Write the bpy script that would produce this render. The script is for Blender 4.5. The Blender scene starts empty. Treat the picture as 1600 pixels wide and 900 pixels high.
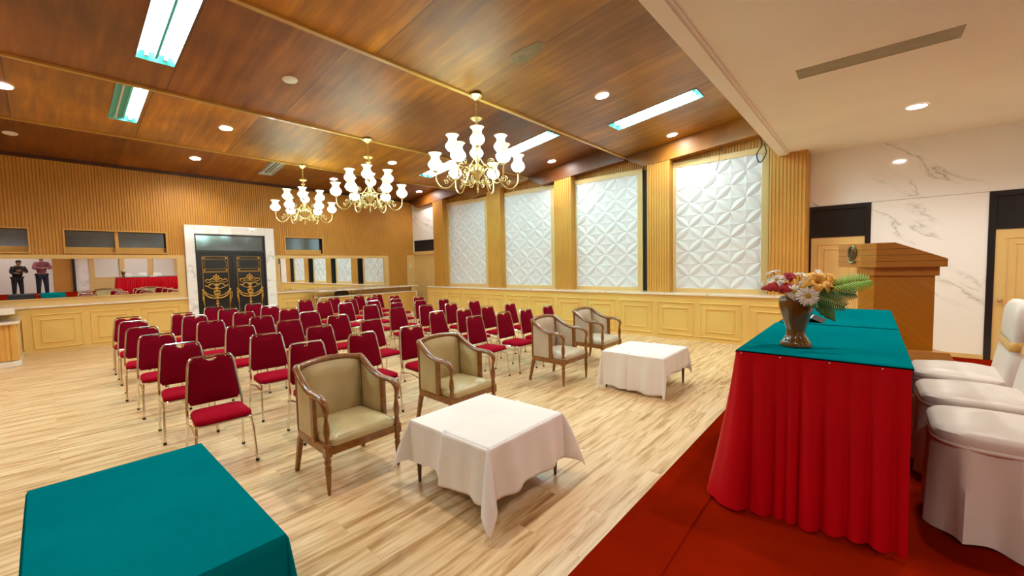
import bpy, math, random
from mathutils import Vector, Matrix
PI = math.pi
rnd = random.Random(7)
sc = bpy.context.scene
col = sc.collection

# ------------------------------------------------------------------ materials
def nt(name):
    m = bpy.data.materials.new(name); m.use_nodes = True
    t = m.node_tree; b = t.nodes['Principled BSDF']
    return m, t, b
def N(t, kind, **kw):
    n = t.nodes.new(kind)
    for k, v in kw.items():
        if k in n.inputs: n.inputs[k].default_value = v
        else: setattr(n, k, v)
    return n
def coords(t, scale=(1, 1, 1), rot=(0, 0, 0), kind='Object'):
    tc = N(t, 'ShaderNodeTexCoord'); mp = N(t, 'ShaderNodeMapping')
    mp.inputs['Scale'].default_value = scale; mp.inputs['Rotation'].default_value = rot
    t.links.new(tc.outputs[kind], mp.inputs['Vector']); return mp.outputs['Vector']
def ramp(t, stops):
    r = N(t, 'ShaderNodeValToRGB'); e = r.color_ramp.elements
    while len(e) < len(stops): e.new(0.5)
    for i, (p, c) in enumerate(stops):
        e[i].position = p; e[i].color = (c[0], c[1], c[2], 1)
    return r
def plain(name, c, rough=0.5, metal=0.0, coat=0.0, sheen=0.0, var=0.0, vscale=6, bump=0.0, bscale=200, spec=0.5, emit=0.0, ecol=None, scale=(1, 1, 1)):
    m, t, b = nt(name)
    b.inputs['Base Color'].default_value = (*c, 1); b.inputs['Roughness'].default_value = rough
    b.inputs['Metallic'].default_value = metal; b.inputs['Coat Weight'].default_value = coat
    b.inputs['Coat Roughness'].default_value = 0.08
    b.inputs['Sheen Weight'].default_value = sheen; b.inputs['Specular IOR Level'].default_value = spec
    v = coords(t, scale)
    if var > 0:
        n = N(t, 'ShaderNodeTexNoise', Scale=vscale, Detail=4.0); t.links.new(v, n.inputs['Vector'])
        lo = tuple(x * (1 - var) for x in c); hi = tuple(min(1, x * (1 + var)) for x in c)
        r = ramp(t, [(0.3, lo), (0.7, hi)]); t.links.new(n.outputs['Fac'], r.inputs['Fac'])
        t.links.new(r.outputs['Color'], b.inputs['Base Color'])
    if bump > 0:
        n = N(t, 'ShaderNodeTexNoise', Scale=bscale, Detail=3.0); t.links.new(v, n.inputs['Vector'])
        bp = N(t, 'ShaderNodeBump', Strength=bump, Distance=0.002); t.links.new(n.outputs['Fac'], bp.inputs['Height'])
        t.links.new(bp.outputs['Normal'], b.inputs['Normal'])
    if emit > 0:
        b.inputs['Emission Color'].default_value = (*(ecol or c), 1); b.inputs['Emission Strength'].default_value = emit
    return m
def wood(name, dark, light, rough=0.35, scale=(3, 3, 30), coat=0.3, wave=3.0):
    m, t, b = nt(name)
    v = coords(t, scale)
    n = N(t, 'ShaderNodeTexNoise', Scale=wave, Detail=6.0, Roughness=0.6, Distortion=0.4); t.links.new(v, n.inputs['Vector'])
    r = ramp(t, [(0.25, dark), (0.75, light)]); t.links.new(n.outputs['Fac'], r.inputs['Fac'])
    t.links.new(r.outputs['Color'], b.inputs['Base Color'])
    b.inputs['Roughness'].default_value = rough; b.inputs['Coat Weight'].default_value = coat; b.inputs['Coat Roughness'].default_value = 0.15
    return m
def floor_mat():
    m, t, b = nt('laminate_floor')
    v = coords(t)
    br = N(t, 'ShaderNodeTexBrick', Scale=1.0); br.offset = 0.37
    br.inputs['Brick Width'].default_value = 1.2; br.inputs['Row Height'].default_value = 0.19
    br.inputs['Mortar Size'].default_value = 0.0015; br.inputs['Mortar Smooth'].default_value = 0.3
    br.inputs['Color1'].default_value = (0, 0, 0, 1); br.inputs['Color2'].default_value = (1, 1, 1, 1); br.inputs['Mortar'].default_value = (0.5, 0.5, 0.5, 1)
    t.links.new(v, br.inputs['Vector'])
    # grain, offset per plank
    mp = N(t, 'ShaderNodeMapping'); mp.inputs['Scale'].default_value = (0.75, 9, 1); t.links.new(v, mp.inputs['Vector'])
    add = N(t, 'ShaderNodeVectorMath', operation='MULTIPLY_ADD'); add.inputs[1].default_value = (7, 9, 11)
    t.links.new(br.outputs['Color'], add.inputs[0]); t.links.new(mp.outputs['Vector'], add.inputs[2])
    n = N(t, 'ShaderNodeTexNoise', Scale=1.9, Detail=7.0, Roughness=0.62, Distortion=0.7); t.links.new(add.outputs[0], n.inputs['Vector'])
    r = ramp(t, [(0.31, (0.36, 0.185, 0.065)), (0.42, (0.58, 0.36, 0.155)), (0.52, (0.76, 0.54, 0.295)), (0.68, (0.87, 0.67, 0.41))])
    t.links.new(n.outputs['Fac'], r.inputs['Fac'])
    mx = N(t, 'ShaderNodeMix', data_type='RGBA', blend_type='MULTIPLY'); mx.inputs['Factor'].default_value = 1.0
    r2 = ramp(t, [(0.0, (0.93, 0.90, 0.86)), (1.0, (1.0, 1.0, 1.0))]); t.links.new(br.outputs['Color'], r2.inputs['Fac'])
    t.links.new(r.outputs['Color'], mx.inputs['A']); t.links.new(r2.outputs['Color'], mx.inputs['B'])
    mo = N(t, 'ShaderNodeMix', data_type='RGBA'); mo.inputs['B'].default_value = (0.5, 0.36, 0.22, 1)
    ml = N(t, 'ShaderNodeMath', operation='MULTIPLY'); ml.inputs[1].default_value = 0.45
    t.links.new(br.outputs['Fac'], ml.inputs[0]); t.links.new(ml.outputs[0], mo.inputs['Factor']); t.links.new(mx.outputs['Result'], mo.inputs['A'])
    t.links.new(mo.outputs['Result'], b.inputs['Base Color'])
    b.inputs['Roughness'].default_value = 0.33; b.inputs['Specular IOR Level'].default_value = 0.35
    return m
def ceiling_mat():
    m, t, b = nt('varnished_plywood')
    v = coords(t)
    sp = N(t, 'ShaderNodeSeparateXYZ'); t.links.new(v, sp.inputs[0])
    # sheet index in x (1.48 m sheets) and bay index in y
    ax = N(t, 'ShaderNodeMath', operation='ADD'); ax.inputs[1].default_value = 20 - 0.55 + 1.48; t.links.new(sp.outputs['X'], ax.inputs[0])
    dx = N(t, 'ShaderNodeMath', operation='DIVIDE'); dx.inputs[1].default_value = 1.48; t.links.new(ax.outputs[0], dx.inputs[0])
    fx = N(t, 'ShaderNodeMath', operation='FLOOR'); t.links.new(dx.outputs[0], fx.inputs[0])
    fr = N(t, 'ShaderNodeMath', operation='FRACT'); t.links.new(dx.outputs[0], fr.inputs[0])
    ay = N(t, 'ShaderNodeMath', operation='SUBTRACT'); ay.inputs[1].default_value = 1.56; t.links.new(sp.outputs['Y'], ay.inputs[0])
    dy = N(t, 'ShaderNodeMath', operation='DIVIDE'); dy.inputs[1].default_value = 2.98; t.links.new(ay.outputs[0], dy.inputs[0])
    fy = N(t, 'ShaderNodeMath', operation='FLOOR'); t.links.new(dy.outputs[0], fy.inputs[0])
    cb = N(t, 'ShaderNodeCombineXYZ'); t.links.new(fx.outputs[0], cb.inputs[0]); t.links.new(fy.outputs[0], cb.inputs[1])
    wn = N(t, 'ShaderNodeTexWhiteNoise', noise_dimensions='2D'); t.links.new(cb.outputs[0], wn.inputs['Vector'])
    add = N(t, 'ShaderNodeVectorMath', operation='MULTIPLY_ADD'); add.inputs[1].default_value = (9, 9, 9)
    mp = N(t, 'ShaderNodeMapping'); mp.inputs['Scale'].default_value = (9, 0.8, 1); t.links.new(v, mp.inputs['Vector'])
    t.links.new(wn.outputs['Color'], add.inputs[0]); t.links.new(mp.outputs['Vector'], add.inputs[2])
    n = N(t, 'ShaderNodeTexNoise', Scale=1.0, Detail=6.0, Roughness=0.6, Distortion=0.3); t.links.new(add.outputs[0], n.inputs['Vector'])
    r = ramp(t, [(0.25, (0.20, 0.066, 0.006)), (0.55, (0.35, 0.135, 0.012)), (0.8, (0.52, 0.225, 0.020))]); t.links.new(n.outputs['Fac'], r.inputs['Fac'])
    mx = N(t, 'ShaderNodeMix', data_type='RGBA', blend_type='MULTIPLY'); mx.inputs['Factor'].default_value = 1.0
    r2 = ramp(t, [(0.0, (0.62, 0.55, 0.60)), (0.5, (0.95, 0.95, 0.95)), (1.0, (1.35, 1.35, 1.1))]); t.links.new(wn.outputs['Value'], r2.inputs['Fac'])
    t.links.new(r.outputs['Color'], mx.inputs['A']); t.links.new(r2.outputs['Color'], mx.inputs['B'])
    lf = N(t, 'ShaderNodeTexNoise', Scale=0.9, Detail=3.0); t.links.new(v, lf.inputs['Vector'])
    r4 = ramp(t, [(0.35, (0.62, 0.58, 0.62)), (0.65, (1.18, 1.15, 1.0))]); t.links.new(lf.outputs['Fac'], r4.inputs['Fac'])
    m4 = N(t, 'ShaderNodeMix', data_type='RGBA', blend_type='MULTIPLY'); m4.inputs['Factor'].default_value = 0.8
    t.links.new(mx.outputs['Result'], m4.inputs['A']); t.links.new(r4.outputs['Color'], m4.inputs['B']); mx = m4
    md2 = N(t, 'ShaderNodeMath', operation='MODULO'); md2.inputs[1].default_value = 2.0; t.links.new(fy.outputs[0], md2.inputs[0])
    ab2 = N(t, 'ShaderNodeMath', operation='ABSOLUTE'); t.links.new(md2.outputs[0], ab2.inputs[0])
    r5 = ramp(t, [(0.0, (1.25, 1.34, 1.0)), (1.0, (0.80, 0.68, 0.72))]); t.links.new(ab2.outputs[0], r5.inputs['Fac'])  # alternate bays tinted lighter and darker: reflected light put into the wood colour
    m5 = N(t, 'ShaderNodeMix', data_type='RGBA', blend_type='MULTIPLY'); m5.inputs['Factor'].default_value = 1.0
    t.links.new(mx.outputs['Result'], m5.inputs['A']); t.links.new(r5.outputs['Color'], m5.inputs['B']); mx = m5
    # seam line at sheet joint
    c1 = N(t, 'ShaderNodeMath', operation='LESS_THAN'); c1.inputs[1].default_value = 0.006; t.links.new(fr.outputs[0], c1.inputs[0])
    mo = N(t, 'ShaderNodeMix', data_type='RGBA'); mo.inputs['B'].default_value = (0.05, 0.02, 0.008, 1)
    t.links.new(c1.outputs[0], mo.inputs['Factor']); t.links.new(mx.outputs['Result'], mo.inputs['A'])
    t.links.new(mo.outputs['Result'], b.inputs['Base Color'])
    b.inputs['Roughness'].default_value = 0.46; b.inputs['Specular IOR Level'].default_value = 0.5
    b.inputs['Coat Weight'].default_value = 0.25; b.inputs['Coat Roughness'].default_value = 0.38
    bp = N(t, 'ShaderNodeBump', Strength=0.25, Distance=0.01); t.links.new(n.outputs['Fac'], bp.inputs['Height']); t.links.new(bp.outputs['Normal'], b.inputs['Normal'])
    return m
def marble_mat(name, base=(0.92, 0.90, 0.87), scale=1.0, seam=None):
    m, t, b = nt(name)
    v0 = coords(t, (1, 1, 1), rot=(-0.62, 0.0, 0.0))
    m0 = N(t, 'ShaderNodeMapping'); m0.inputs['Scale'].default_value = (scale, scale * .55, scale * 1.7); t.links.new(v0, m0.inputs['Vector']); v = m0.outputs['Vector']
    n0 = N(t, 'ShaderNodeTexNoise', Scale=1.3, Detail=5.0, Roughness=0.6); t.links.new(v, n0.inputs['Vector'])
    mx0 = N(t, 'ShaderNodeVectorMath', operation='MULTIPLY_ADD'); mx0.inputs[1].default_value = (.55, .55, .55)
    t.links.new(n0.outputs['Color'], mx0.inputs[0]); t.links.new(v, mx0.inputs[2])
    w = N(t, 'ShaderNodeTexNoise', Scale=0.85, Detail=5.0, Roughness=0.55); t.links.new(mx0.outputs[0], w.inputs['Vector'])
    ab = N(t, 'ShaderNodeMath', operation='SUBTRACT'); ab.inputs[1].default_value = 0.5; t.links.new(w.outputs['Fac'], ab.inputs[0])
    aa = N(t, 'ShaderNodeMath', operation='ABSOLUTE'); t.links.new(ab.outputs[0], aa.inputs[0])
    dk = (base[0] * 0.50, base[1] * 0.46, base[2] * 0.42); md = tuple(x * 0.88 for x in base)
    r = ramp(t, [(0.0, dk), (0.006, md), (0.03, base), (1.0, base)]); t.links.new(aa.outputs[0], r.inputs['Fac'])
    mk = N(t, 'ShaderNodeTexNoise', Scale=1.1, Detail=3.0); t.links.new(v, mk.inputs['Vector'])
    r3 = ramp(t, [(0.44, (0, 0, 0)), (0.58, (1, 1, 1))]); t.links.new(mk.outputs['Fac'], r3.inputs['Fac'])
    mm = N(t, 'ShaderNodeMix', data_type='RGBA'); mm.inputs['A'].default_value = (*base, 1)
    t.links.new(r3.outputs['Color'], mm.inputs['Factor']); t.links.new(r.outputs['Color'], mm.inputs['B'])
    out = mm.outputs['Result']
    if seam:
        # thin slab joints (horizontal at world z = seam, vertical every 1.4 m)
        tc = N(t, 'ShaderNodeTexCoord'); sp = N(t, 'ShaderNodeSeparateXYZ'); t.links.new(tc.outputs['Object'], sp.inputs[0])
        s1 = N(t, 'ShaderNodeMath', operation='SUBTRACT'); s1.inputs[1].default_value = seam; t.links.new(sp.outputs['Z'], s1.inputs[0])
        s2 = N(t, 'ShaderNodeMath', operation='ABSOLUTE'); t.links.new(s1.outputs[0], s2.inputs[0])
        s3 = N(t, 'ShaderNodeMath', operation='LESS_THAN'); s3.inputs[1].default_value = 0.007; t.links.new(s2.outputs[0], s3.inputs[0])
        m2 = N(t, 'ShaderNodeMix', data_type='RGBA'); m2.inputs['B'].default_value = (0.62, 0.56, 0.50, 1)
        t.links.new(s3.outputs[0], m2.inputs['Factor']); t.links.new(out, m2.inputs['A']); out = m2.outputs['Result']
    t.links.new(out, b.inputs['Base Color'])
    b.inputs['Roughness'].default_value = 0.07; b.inputs['Specular IOR Level'].default_value = 0.5
    return m
def chevron_mat(name, dark, light):
    m, t, b = nt(name)
    tc = N(t, 'ShaderNodeTexCoord'); sp = N(t, 'ShaderNodeSeparateXYZ'); t.links.new(tc.outputs['Object'], sp.inputs[0])
    a = N(t, 'ShaderNodeMath', operation='ABSOLUTE'); t.links.new(sp.outputs['Y'], a.inputs[0])
    s = N(t, 'ShaderNodeMath', operation='ADD'); t.links.new(a.outputs[0], s.inputs[0]); t.links.new(sp.outputs['Z'], s.inputs[1])
    k = N(t, 'ShaderNodeMath', operation='MULTIPLY'); k.inputs[1].default_value = 11.0; t.links.new(s.outputs[0], k.inputs[0])
    f = N(t, 'ShaderNodeMath', operation='FRACT'); t.links.new(k.outputs[0], f.inputs[0])
    fl = N(t, 'ShaderNodeMath', operation='FLOOR'); t.links.new(k.outputs[0], fl.inputs[0])
    wn = N(t, 'ShaderNodeTexWhiteNoise', noise_dimensions='1D'); t.links.new(fl.outputs[0], wn.inputs['W'])
    r = ramp(t, [(0.0, dark), (1.0, light)]); t.links.new(wn.outputs['Value'], r.inputs['Fac'])
    l = N(t, 'ShaderNodeMath', operation='LESS_THAN'); l.inputs[1].default_value = 0.06; t.links.new(f.outputs[0], l.inputs[0])
    mx = N(t, 'ShaderNodeMix', data_type='RGBA'); mx.inputs['B'].default_value = (dark[0] * .8, dark[1] * .74, dark[2] * .7, 1)
    t.links.new(l.outputs[0], mx.inputs['Factor']); t.links.new(r.outputs['Color'], mx.inputs['A']); t.links.new(mx.outputs['Result'], b.inputs['Base Color'])
    b.inputs['Roughness'].default_value = 0.3; b.inputs['Coat Weight'].default_value = 0.3
    return m

M = {}
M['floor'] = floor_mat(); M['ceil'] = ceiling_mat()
M['marble'] = marble_mat('white_veined_marble', seam=2.70)
M['marble2'] = marble_mat('white_marble_trim', scale=1.6)
M['marble_ledge'] = marble_mat('marble_ledge', base=(0.84, 0.74, 0.62), scale=2.0)
M['rib'] = plain('ochre_ribbed_panel', (0.60, 0.285, 0.045), 0.55, var=0.06, vscale=2)
M['rib_side'] = plain('ochre_panel_front', (0.68, 0.36, 0.075), 0.5, var=0.05, vscale=2)
M['tan'] = plain('tan_painted_board', (0.74, 0.50, 0.19), 0.45, var=0.03, vscale=2)
M['tan2'] = plain('tan_frame_board', (0.72, 0.46, 0.17), 0.45, var=0.03, vscale=2)
M['wains'] = plain('honey_wainscot', (0.80, 0.52, 0.15), 0.4, var=0.03, vscale=1.5)
M['batten'] = plain('yellow_varnished_batten', (0.55, 0.32, 0.07), 0.35, coat=0.3, var=0.1)
M['fascia'] = wood('plywood_fascia', (0.34, 0.16, 0.035), (0.46, 0.23, 0.055), 0.35, (2, 2, 8))
M['soffit'] = plain('cream_plaster', (0.87, 0.81, 0.72), 0.75, var=0.035, vscale=0.9, bump=0.2, bscale=60)
M['white_panel'] = plain('matt_white_relief_tile', (0.74, 0.73, 0.735), 0.5)
M['white_wall'] = plain('white_paint', (0.8, 0.78, 0.74), 0.6)
M['black'] = plain('black_lacquer', (0.012, 0.012, 0.014), 0.28, coat=0.2)
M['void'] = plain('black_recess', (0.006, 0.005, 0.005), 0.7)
M['gold'] = plain('antique_gold_paint', (0.50, 0.27, 0.04), 0.4, metal=0.4)
M['brass'] = plain('polished_brass', (0.80, 0.70, 0.34), 0.30, metal=1.0, var=0.08)
M['chrome'] = plain('chrome_tube', (0.80, 0.76, 0.70), 0.16, metal=1.0)
M['mirror'] = plain('mirror_glass', (0.93, 0.93, 0.93), 0.0, metal=1.0)
M['winglass'] = plain('dark_reflective_pane', (0.26, 0.34, 0.40), 0.10, metal=0.85, var=0.1, vscale=3)
M['redfab'] = plain('burgundy_velvet', (0.19, 0.0010, 0.012), 0.85, sheen=0.0, bump=0.25, bscale=500, spec=0.06)
M['redseat'] = plain('crimson_seat_velvet', (0.34, 0.0013, 0.015), 0.85, sheen=0.0, bump=0.25, bscale=500, spec=0.06)
M['rubber'] = plain('black_rubber', (0.02, 0.018, 0.016), 0.7)
M['wood'] = wood('armchair_wood', (0.15, 0.050, 0.005), (0.31, 0.115, 0.013), 0.24, (6, 6, 6), 0.5)
M['darkwood'] = wood('dark_table_wood', (0.05, 0.018, 0.008), (0.10, 0.04, 0.015), 0.35, (6, 6, 3))
M['leather'] = plain('olive_beige_vinyl', (0.52, 0.42, 0.205), 0.33, var=0.10, vscale=5, bump=0.15, bscale=90)
M['leather2'] = plain('greyish_taupe_vinyl', (0.56, 0.47, 0.34), 0.35, var=0.10, vscale=5, bump=0.15, bscale=90)
M['linen'] = plain('white_linen', (0.84, 0.81, 0.775), 0.75, sheen=0.0, var=0.03, vscale=3, bump=0.35, bscale=35)
M['teal'] = plain('teal_cloth', (0.0002, 0.180, 0.205), 0.9, sheen=0.0, var=0.10, vscale=2, bump=0.2, bscale=60, spec=0.0)
M['darkcloth'] = plain('charcoal_cloth', (0.02, 0.024, 0.028), 0.85)
M['skirt'] = plain('red_satin', (0.54, 0.0010, 0.008), 0.45, sheen=0.0, var=0.08, vscale=2, spec=0.15)
M['carpet'] = plain('red_carpet', (0.22, 0.0095, 0.0010), 0.98, sheen=0.0, var=0.30, vscale=1.6, bump=0.5, bscale=300, spec=0.0)
M['satin'] = plain('ivory_satin', (0.84, 0.78, 0.71), 0.42, sheen=0.0, var=0.03, vscale=4)
M['sash'] = plain('gold_satin', (0.72, 0.42, 0.09), 0.32, sheen=0.2)
M['lectwood'] = wood('lectern_wood', (0.40, 0.155, 0.006), (0.52, 0.215, 0.010), 0.42, (3, 3, 30), 0.3)
M['chev'] = chevron_mat('lectern_chevron_veneer', (0.43, 0.170, 0.007), (0.49, 0.200, 0.009))
M['emblem'] = plain('green_grey_metal', (0.16, 0.17, 0.09), 0.4, metal=0.7)
M['copper'] = plain('copper_metal', (0.50, 0.25, 0.12), 0.4, metal=0.7)
M['ceramic'] = plain('brown_glaze', (0.15, 0.066, 0.008), 0.16, coat=0.5, var=0.25, vscale=8)
M['petal'] = plain('white_petal', (0.85, 0.84, 0.78), 0.6)
M['pollen'] = plain('yellow_green_centre', (0.50, 0.36, 0.03), 0.8)
M['stem'] = plain('green_stem', (0.06, 0.16, 0.02), 0.6)
M['leaf'] = plain('dark_green_leaf', (0.03, 0.14, 0.015), 0.5, var=0.2)
M['fern'] = plain('bright_green_fern', (0.20, 0.42, 0.02), 0.5, var=0.2)
M['lily'] = plain('orange_lily', (0.98, 0.56, 0.10), 0.5, var=0.1)
M['redleaf'] = plain('dark_red_petal', (0.42, 0.003, 0.008), 0.55, var=0.2)
M['tray'] = plain('lit_tray_enamel', (0.16, 0.60, 0.57), 0.4, spec=0.3)
M['tray_off'] = plain('unlit_tray_enamel', (0.42, 0.46, 0.44), 0.4)
M['tube_on'] = plain('lit_fluorescent_tube', (0.9, 1, 1), 0.4, emit=52, ecol=(0.66, 0.96, 1.0))
M['tube_off'] = plain('unlit_fluorescent_tube', (0.7, 0.72, 0.7), 0.3)
M['shade'] = plain('lit_frosted_glass', (0.9, 0.95, 0.95), 0.3, emit=6.0, ecol=(0.74, 1.0, 0.92))
M['shade_rim'] = plain('frosted_glass_rim', (0.9, 0.85, 0.6), 0.3, emit=0.26, ecol=(0.95, 1.0, 0.70))
M['down_on'] = plain('lit_downlight', (1, 1, 1), 0.4, emit=60, ecol=(1.0, 0.93, 0.86))
M['white_plastic'] = plain('white_plastic', (0.8, 0.78, 0.74), 0.4)
M['skin'] = plain('skin', (0.42, 0.22, 0.13), 0.5)
M['hair'] = plain('black_hair', (0.012, 0.01, 0.009), 0.5)
M['blackcloth'] = plain('black_cotton', (0.015, 0.015, 0.02), 0.8)
M['pinkshirt'] = plain('dusty_pink_shirt', (0.30, 0.085, 0.12), 0.8, var=0.25, vscale=30)
M['navy'] = plain('navy_trousers', (0.014, 0.018, 0.035), 0.8)
M['paper'] = plain('white_paper', (0.8, 0.8, 0.8), 0.6)
M['stain'] = plain('faded_patch', (0.20, 0.14, 0.07), 0.6, var=0.25, vscale=14)
M['slotgrey'] = plain('recess_olive_grey', (0.34, 0.30, 0.20), 0.6, var=0.1)

# ------------------------------------------------------------------ mesh builder
class MB:
    def __init__(s): s.v = []; s.f = []
    def add(s, vs, fs):
        o = len(s.v); s.v += [tuple(p) for p in vs]; s.f += [tuple(i + o for i in f) for f in fs]; return s
    def box(s, x0, y0, z0, x1, y1, z1):
        vs = [(x, y, z) for z in (z0, z1) for y in (y0, y1) for x in (x0, x1)]
        return s.add(vs, [(0, 2, 3, 1), (4, 5, 7, 6), (0, 1, 5, 4), (2, 6, 7, 3), (0, 4, 6, 2), (1, 3, 7, 5)])
    def cbox(s, c, d, R=None):
        hx, hy, hz = d[0] / 2, d[1] / 2, d[2] / 2
        vs = [Vector((x, y, z)) for z in (-hz, hz) for y in (-hy, hy) for x in (-hx, hx)]
        if R is not None: vs = [R @ v for v in vs]
        c = Vector(c)
        return s.add([c + v for v in vs], [(0, 2, 3, 1), (4, 5, 7, 6), (0, 1, 5, 4), (2, 6, 7, 3), (0, 4, 6, 2), (1, 3, 7, 5)])
    def prism(s, poly, z0, z1, top=None):
        n = len(poly); tp = top or poly
        z1s = z1 if isinstance(z1, (list, tuple)) else [z1] * n
        vs = [(p[0], p[1], z0) for p in poly] + [(p[0], p[1], z1s[i]) for i, p in enumerate(tp)]
        fs = [(i, (i + 1) % n, n + (i + 1) % n, n + i) for i in range(n)] + [tuple(range(n - 1, -1, -1)), tuple(range(n, 2 * n))]
        return s.add(vs, fs)
    def lathe(s, prof, c=(0, 0, 0), seg=16, caps=True, flute=None, R=None):
        c = Vector(c); vs = []; n = len(prof)
        for r, z in prof:
            for k in range(seg):
                a = 2 * PI * k / seg; rr = r * (flute(a, z) if flute else 1)
                p = Vector((rr * math.cos(a), rr * math.sin(a), z))
                if R is not None: p = R @ p
                vs.append(c + p)
        fs = [(i * seg + k, i * seg + (k + 1) % seg, (i + 1) * seg + (k + 1) % seg, (i + 1) * seg + k) for i in range(n - 1) for k in range(seg)]
        if caps:
            fs.append(tuple(range(seg - 1, -1, -1))); fs.append(tuple((n - 1) * seg + k for k in range(seg)))
        return s.add(vs, fs)
    def tube(s, path, r, seg=8, b=None, closed=False, up=(0, 0, 1)):
        # sweep of an ellipse (r across, b along 'up')
        P = [Vector(p) for p in path]; n = len(P)
        rs = r if isinstance(r, (list, tuple)) else [r] * n
        bs = (b if isinstance(b, (list, tuple)) else [b] * n) if b is not None else rs
        vs = []
        upv = Vector(up)
        last = None
        for i in range(n):
            if closed: d = P[(i + 1) % n] - P[i - 1]
            else: d = P[min(i + 1, n - 1)] - P[max(i - 1, 0)]
            if d.length < 1e-9: d = Vector((0, 0, 1))
            d.normalize()
            if last is None:
                x = d.cross(upv)
                if x.length < 0.05: x = d.cross(Vector((0, 1, 0)) if abs(d.y) < 0.9 else Vector((1, 0, 0)))
            else:
                x = last - d * last.dot(d)
                if b is not None:
                    x2 = d.cross(upv)
                    if x2.length > 0.2:
                        if x2.dot(x) < 0: x2 = -x2
                        x = x2
            x.normalize(); last = x; y = d.cross(x)
            for k in range(seg):
                a = 2 * PI * k / seg
                vs.append(P[i] + x * (rs[i] * math.cos(a)) + y * (bs[i] * math.sin(a)))
        m = n if closed else n - 1
        fs = [(i * seg + k, i * seg + (k + 1) % seg, ((i + 1) % n) * seg + (k + 1) % seg, ((i + 1) % n) * seg + k) for i in range(m) for k in range(seg)]
        if not closed:
            fs.append(tuple(range(seg - 1, -1, -1))); fs.append(tuple((n - 1) * seg + k for k in range(seg)))
        return s.add(vs, fs)
    def ball(s, c, r, seg=10, rings=7, R=None):
        if not isinstance(r, (list, tuple)): r = (r, r, r)
        c = Vector(c); vs = []; fs = []
        for i in range(rings + 1):
            th = PI * i / rings
            for k in range(seg):
                a = 2 * PI * k / seg
                p = Vector((r[0] * math.sin(th) * math.cos(a), r[1] * math.sin(th) * math.sin(a), -r[2] * math.cos(th)))
                if R is not None: p = R @ p
                vs.append(c + p)
        for i in range(rings):
            for k in range(seg):
                fs.append((i * seg + k, i * seg + (k + 1) % seg, (i + 1) * seg + (k + 1) % seg, (i + 1) * seg + k))
        return s.add(vs, fs)
    def grid(s, nu, nv, fn):
        vs = [fn(i / nu, j / nv) for j in range(nv + 1) for i in range(nu + 1)]
        fs = [(j * (nu + 1) + i, j * (nu + 1) + i + 1, (j + 1) * (nu + 1) + i + 1, (j + 1) * (nu + 1) + i) for j in range(nv) for i in range(nu)]
        return s.add(vs, fs)
    def mesh(s, name, mat, smooth=True, ang=40):
        me = bpy.data.meshes.new(name); me.from_pydata(s.v, [], s.f); me.update()
        if mat: me.materials.append(mat)
        if smooth:
            me.polygons.foreach_set('use_smooth', [True] * len(me.polygons))
            me.set_sharp_from_angle(angle=math.radians(ang))
        return me
    def build(s, name, mat, parent=None, smooth=True, ang=40, bevel=0, solid=0, sub=0, loc=None, merge=False):
        o = bpy.data.objects.new(name, s.mesh(name, mat, smooth, ang)); col.objects.link(o)
        if parent is not None: o.parent = parent
        if loc is not None: o.location = loc
        if merge: md = o.modifiers.new('w', 'WELD'); md.merge_threshold = 0.0005
        if solid:
            md = o.modifiers.new('s', 'SOLIDIFY'); md.thickness = solid; md.offset = 0
        if bevel:
            md = o.modifiers.new('b', 'BEVEL'); md.width = bevel; md.segments = 2; md.limit_method = 'ANGLE'
        if sub:
            md = o.modifiers.new('d', 'SUBSURF'); md.levels = sub; md.render_levels = sub
        return o
def tag(o, label=None, cat=None, group=None, kind=None):
    if label: o['label'] = label
    if cat: o['category'] = cat
    if group: o['group'] = group
    if kind: o['kind'] = kind
    return o
def thing(name, label, cat, loc=(0, 0, 0), rz=0, group=None):
    o = bpy.data.objects.new(name, None); col.objects.link(o); o.empty_display_size = 0.1
    o.location = loc; o.rotation_euler = (0, 0, rz); return tag(o, label, cat, group)
def struct(o): o['kind'] = 'structure'; return o
def copy_tree(o, parent=None):
    c = o.copy(); col.objects.link(c)
    if parent is not None: c.parent = parent
    for ch in list(o.children): copy_tree(ch, c)
    return c
def spline(pts, n=6):
    P = [Vector(p) for p in pts]; out = []
    for i in range(len(P) - 1):
        p0 = P[max(i - 1, 0)]; p1 = P[i]; p2 = P[i + 1]; p3 = P[min(i + 2, len(P) - 1)]
        for k in range(n):
            t = k / n
            out.append(0.5 * ((2 * p1) + (p2 - p0) * t + (2 * p0 - 5 * p1 + 4 * p2 - p3) * t * t + (3 * p1 - p0 - 3 * p2 + p3) * t ** 3))
    out.append(P[-1]); return out
def rrect(hx, hy, r, n=5):
    out = []
    for cx, cy, a0 in ((hx - r, hy - r, 0), (-hx + r, hy - r, PI / 2), (-hx + r, -hy + r, PI), (hx - r, -hy + r, 1.5 * PI)):
        for k in range(n + 1):
            a = a0 + PI / 2 * k / n; out.append((cx + r * math.cos(a), cy + r * math.sin(a)))
    return out
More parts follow.
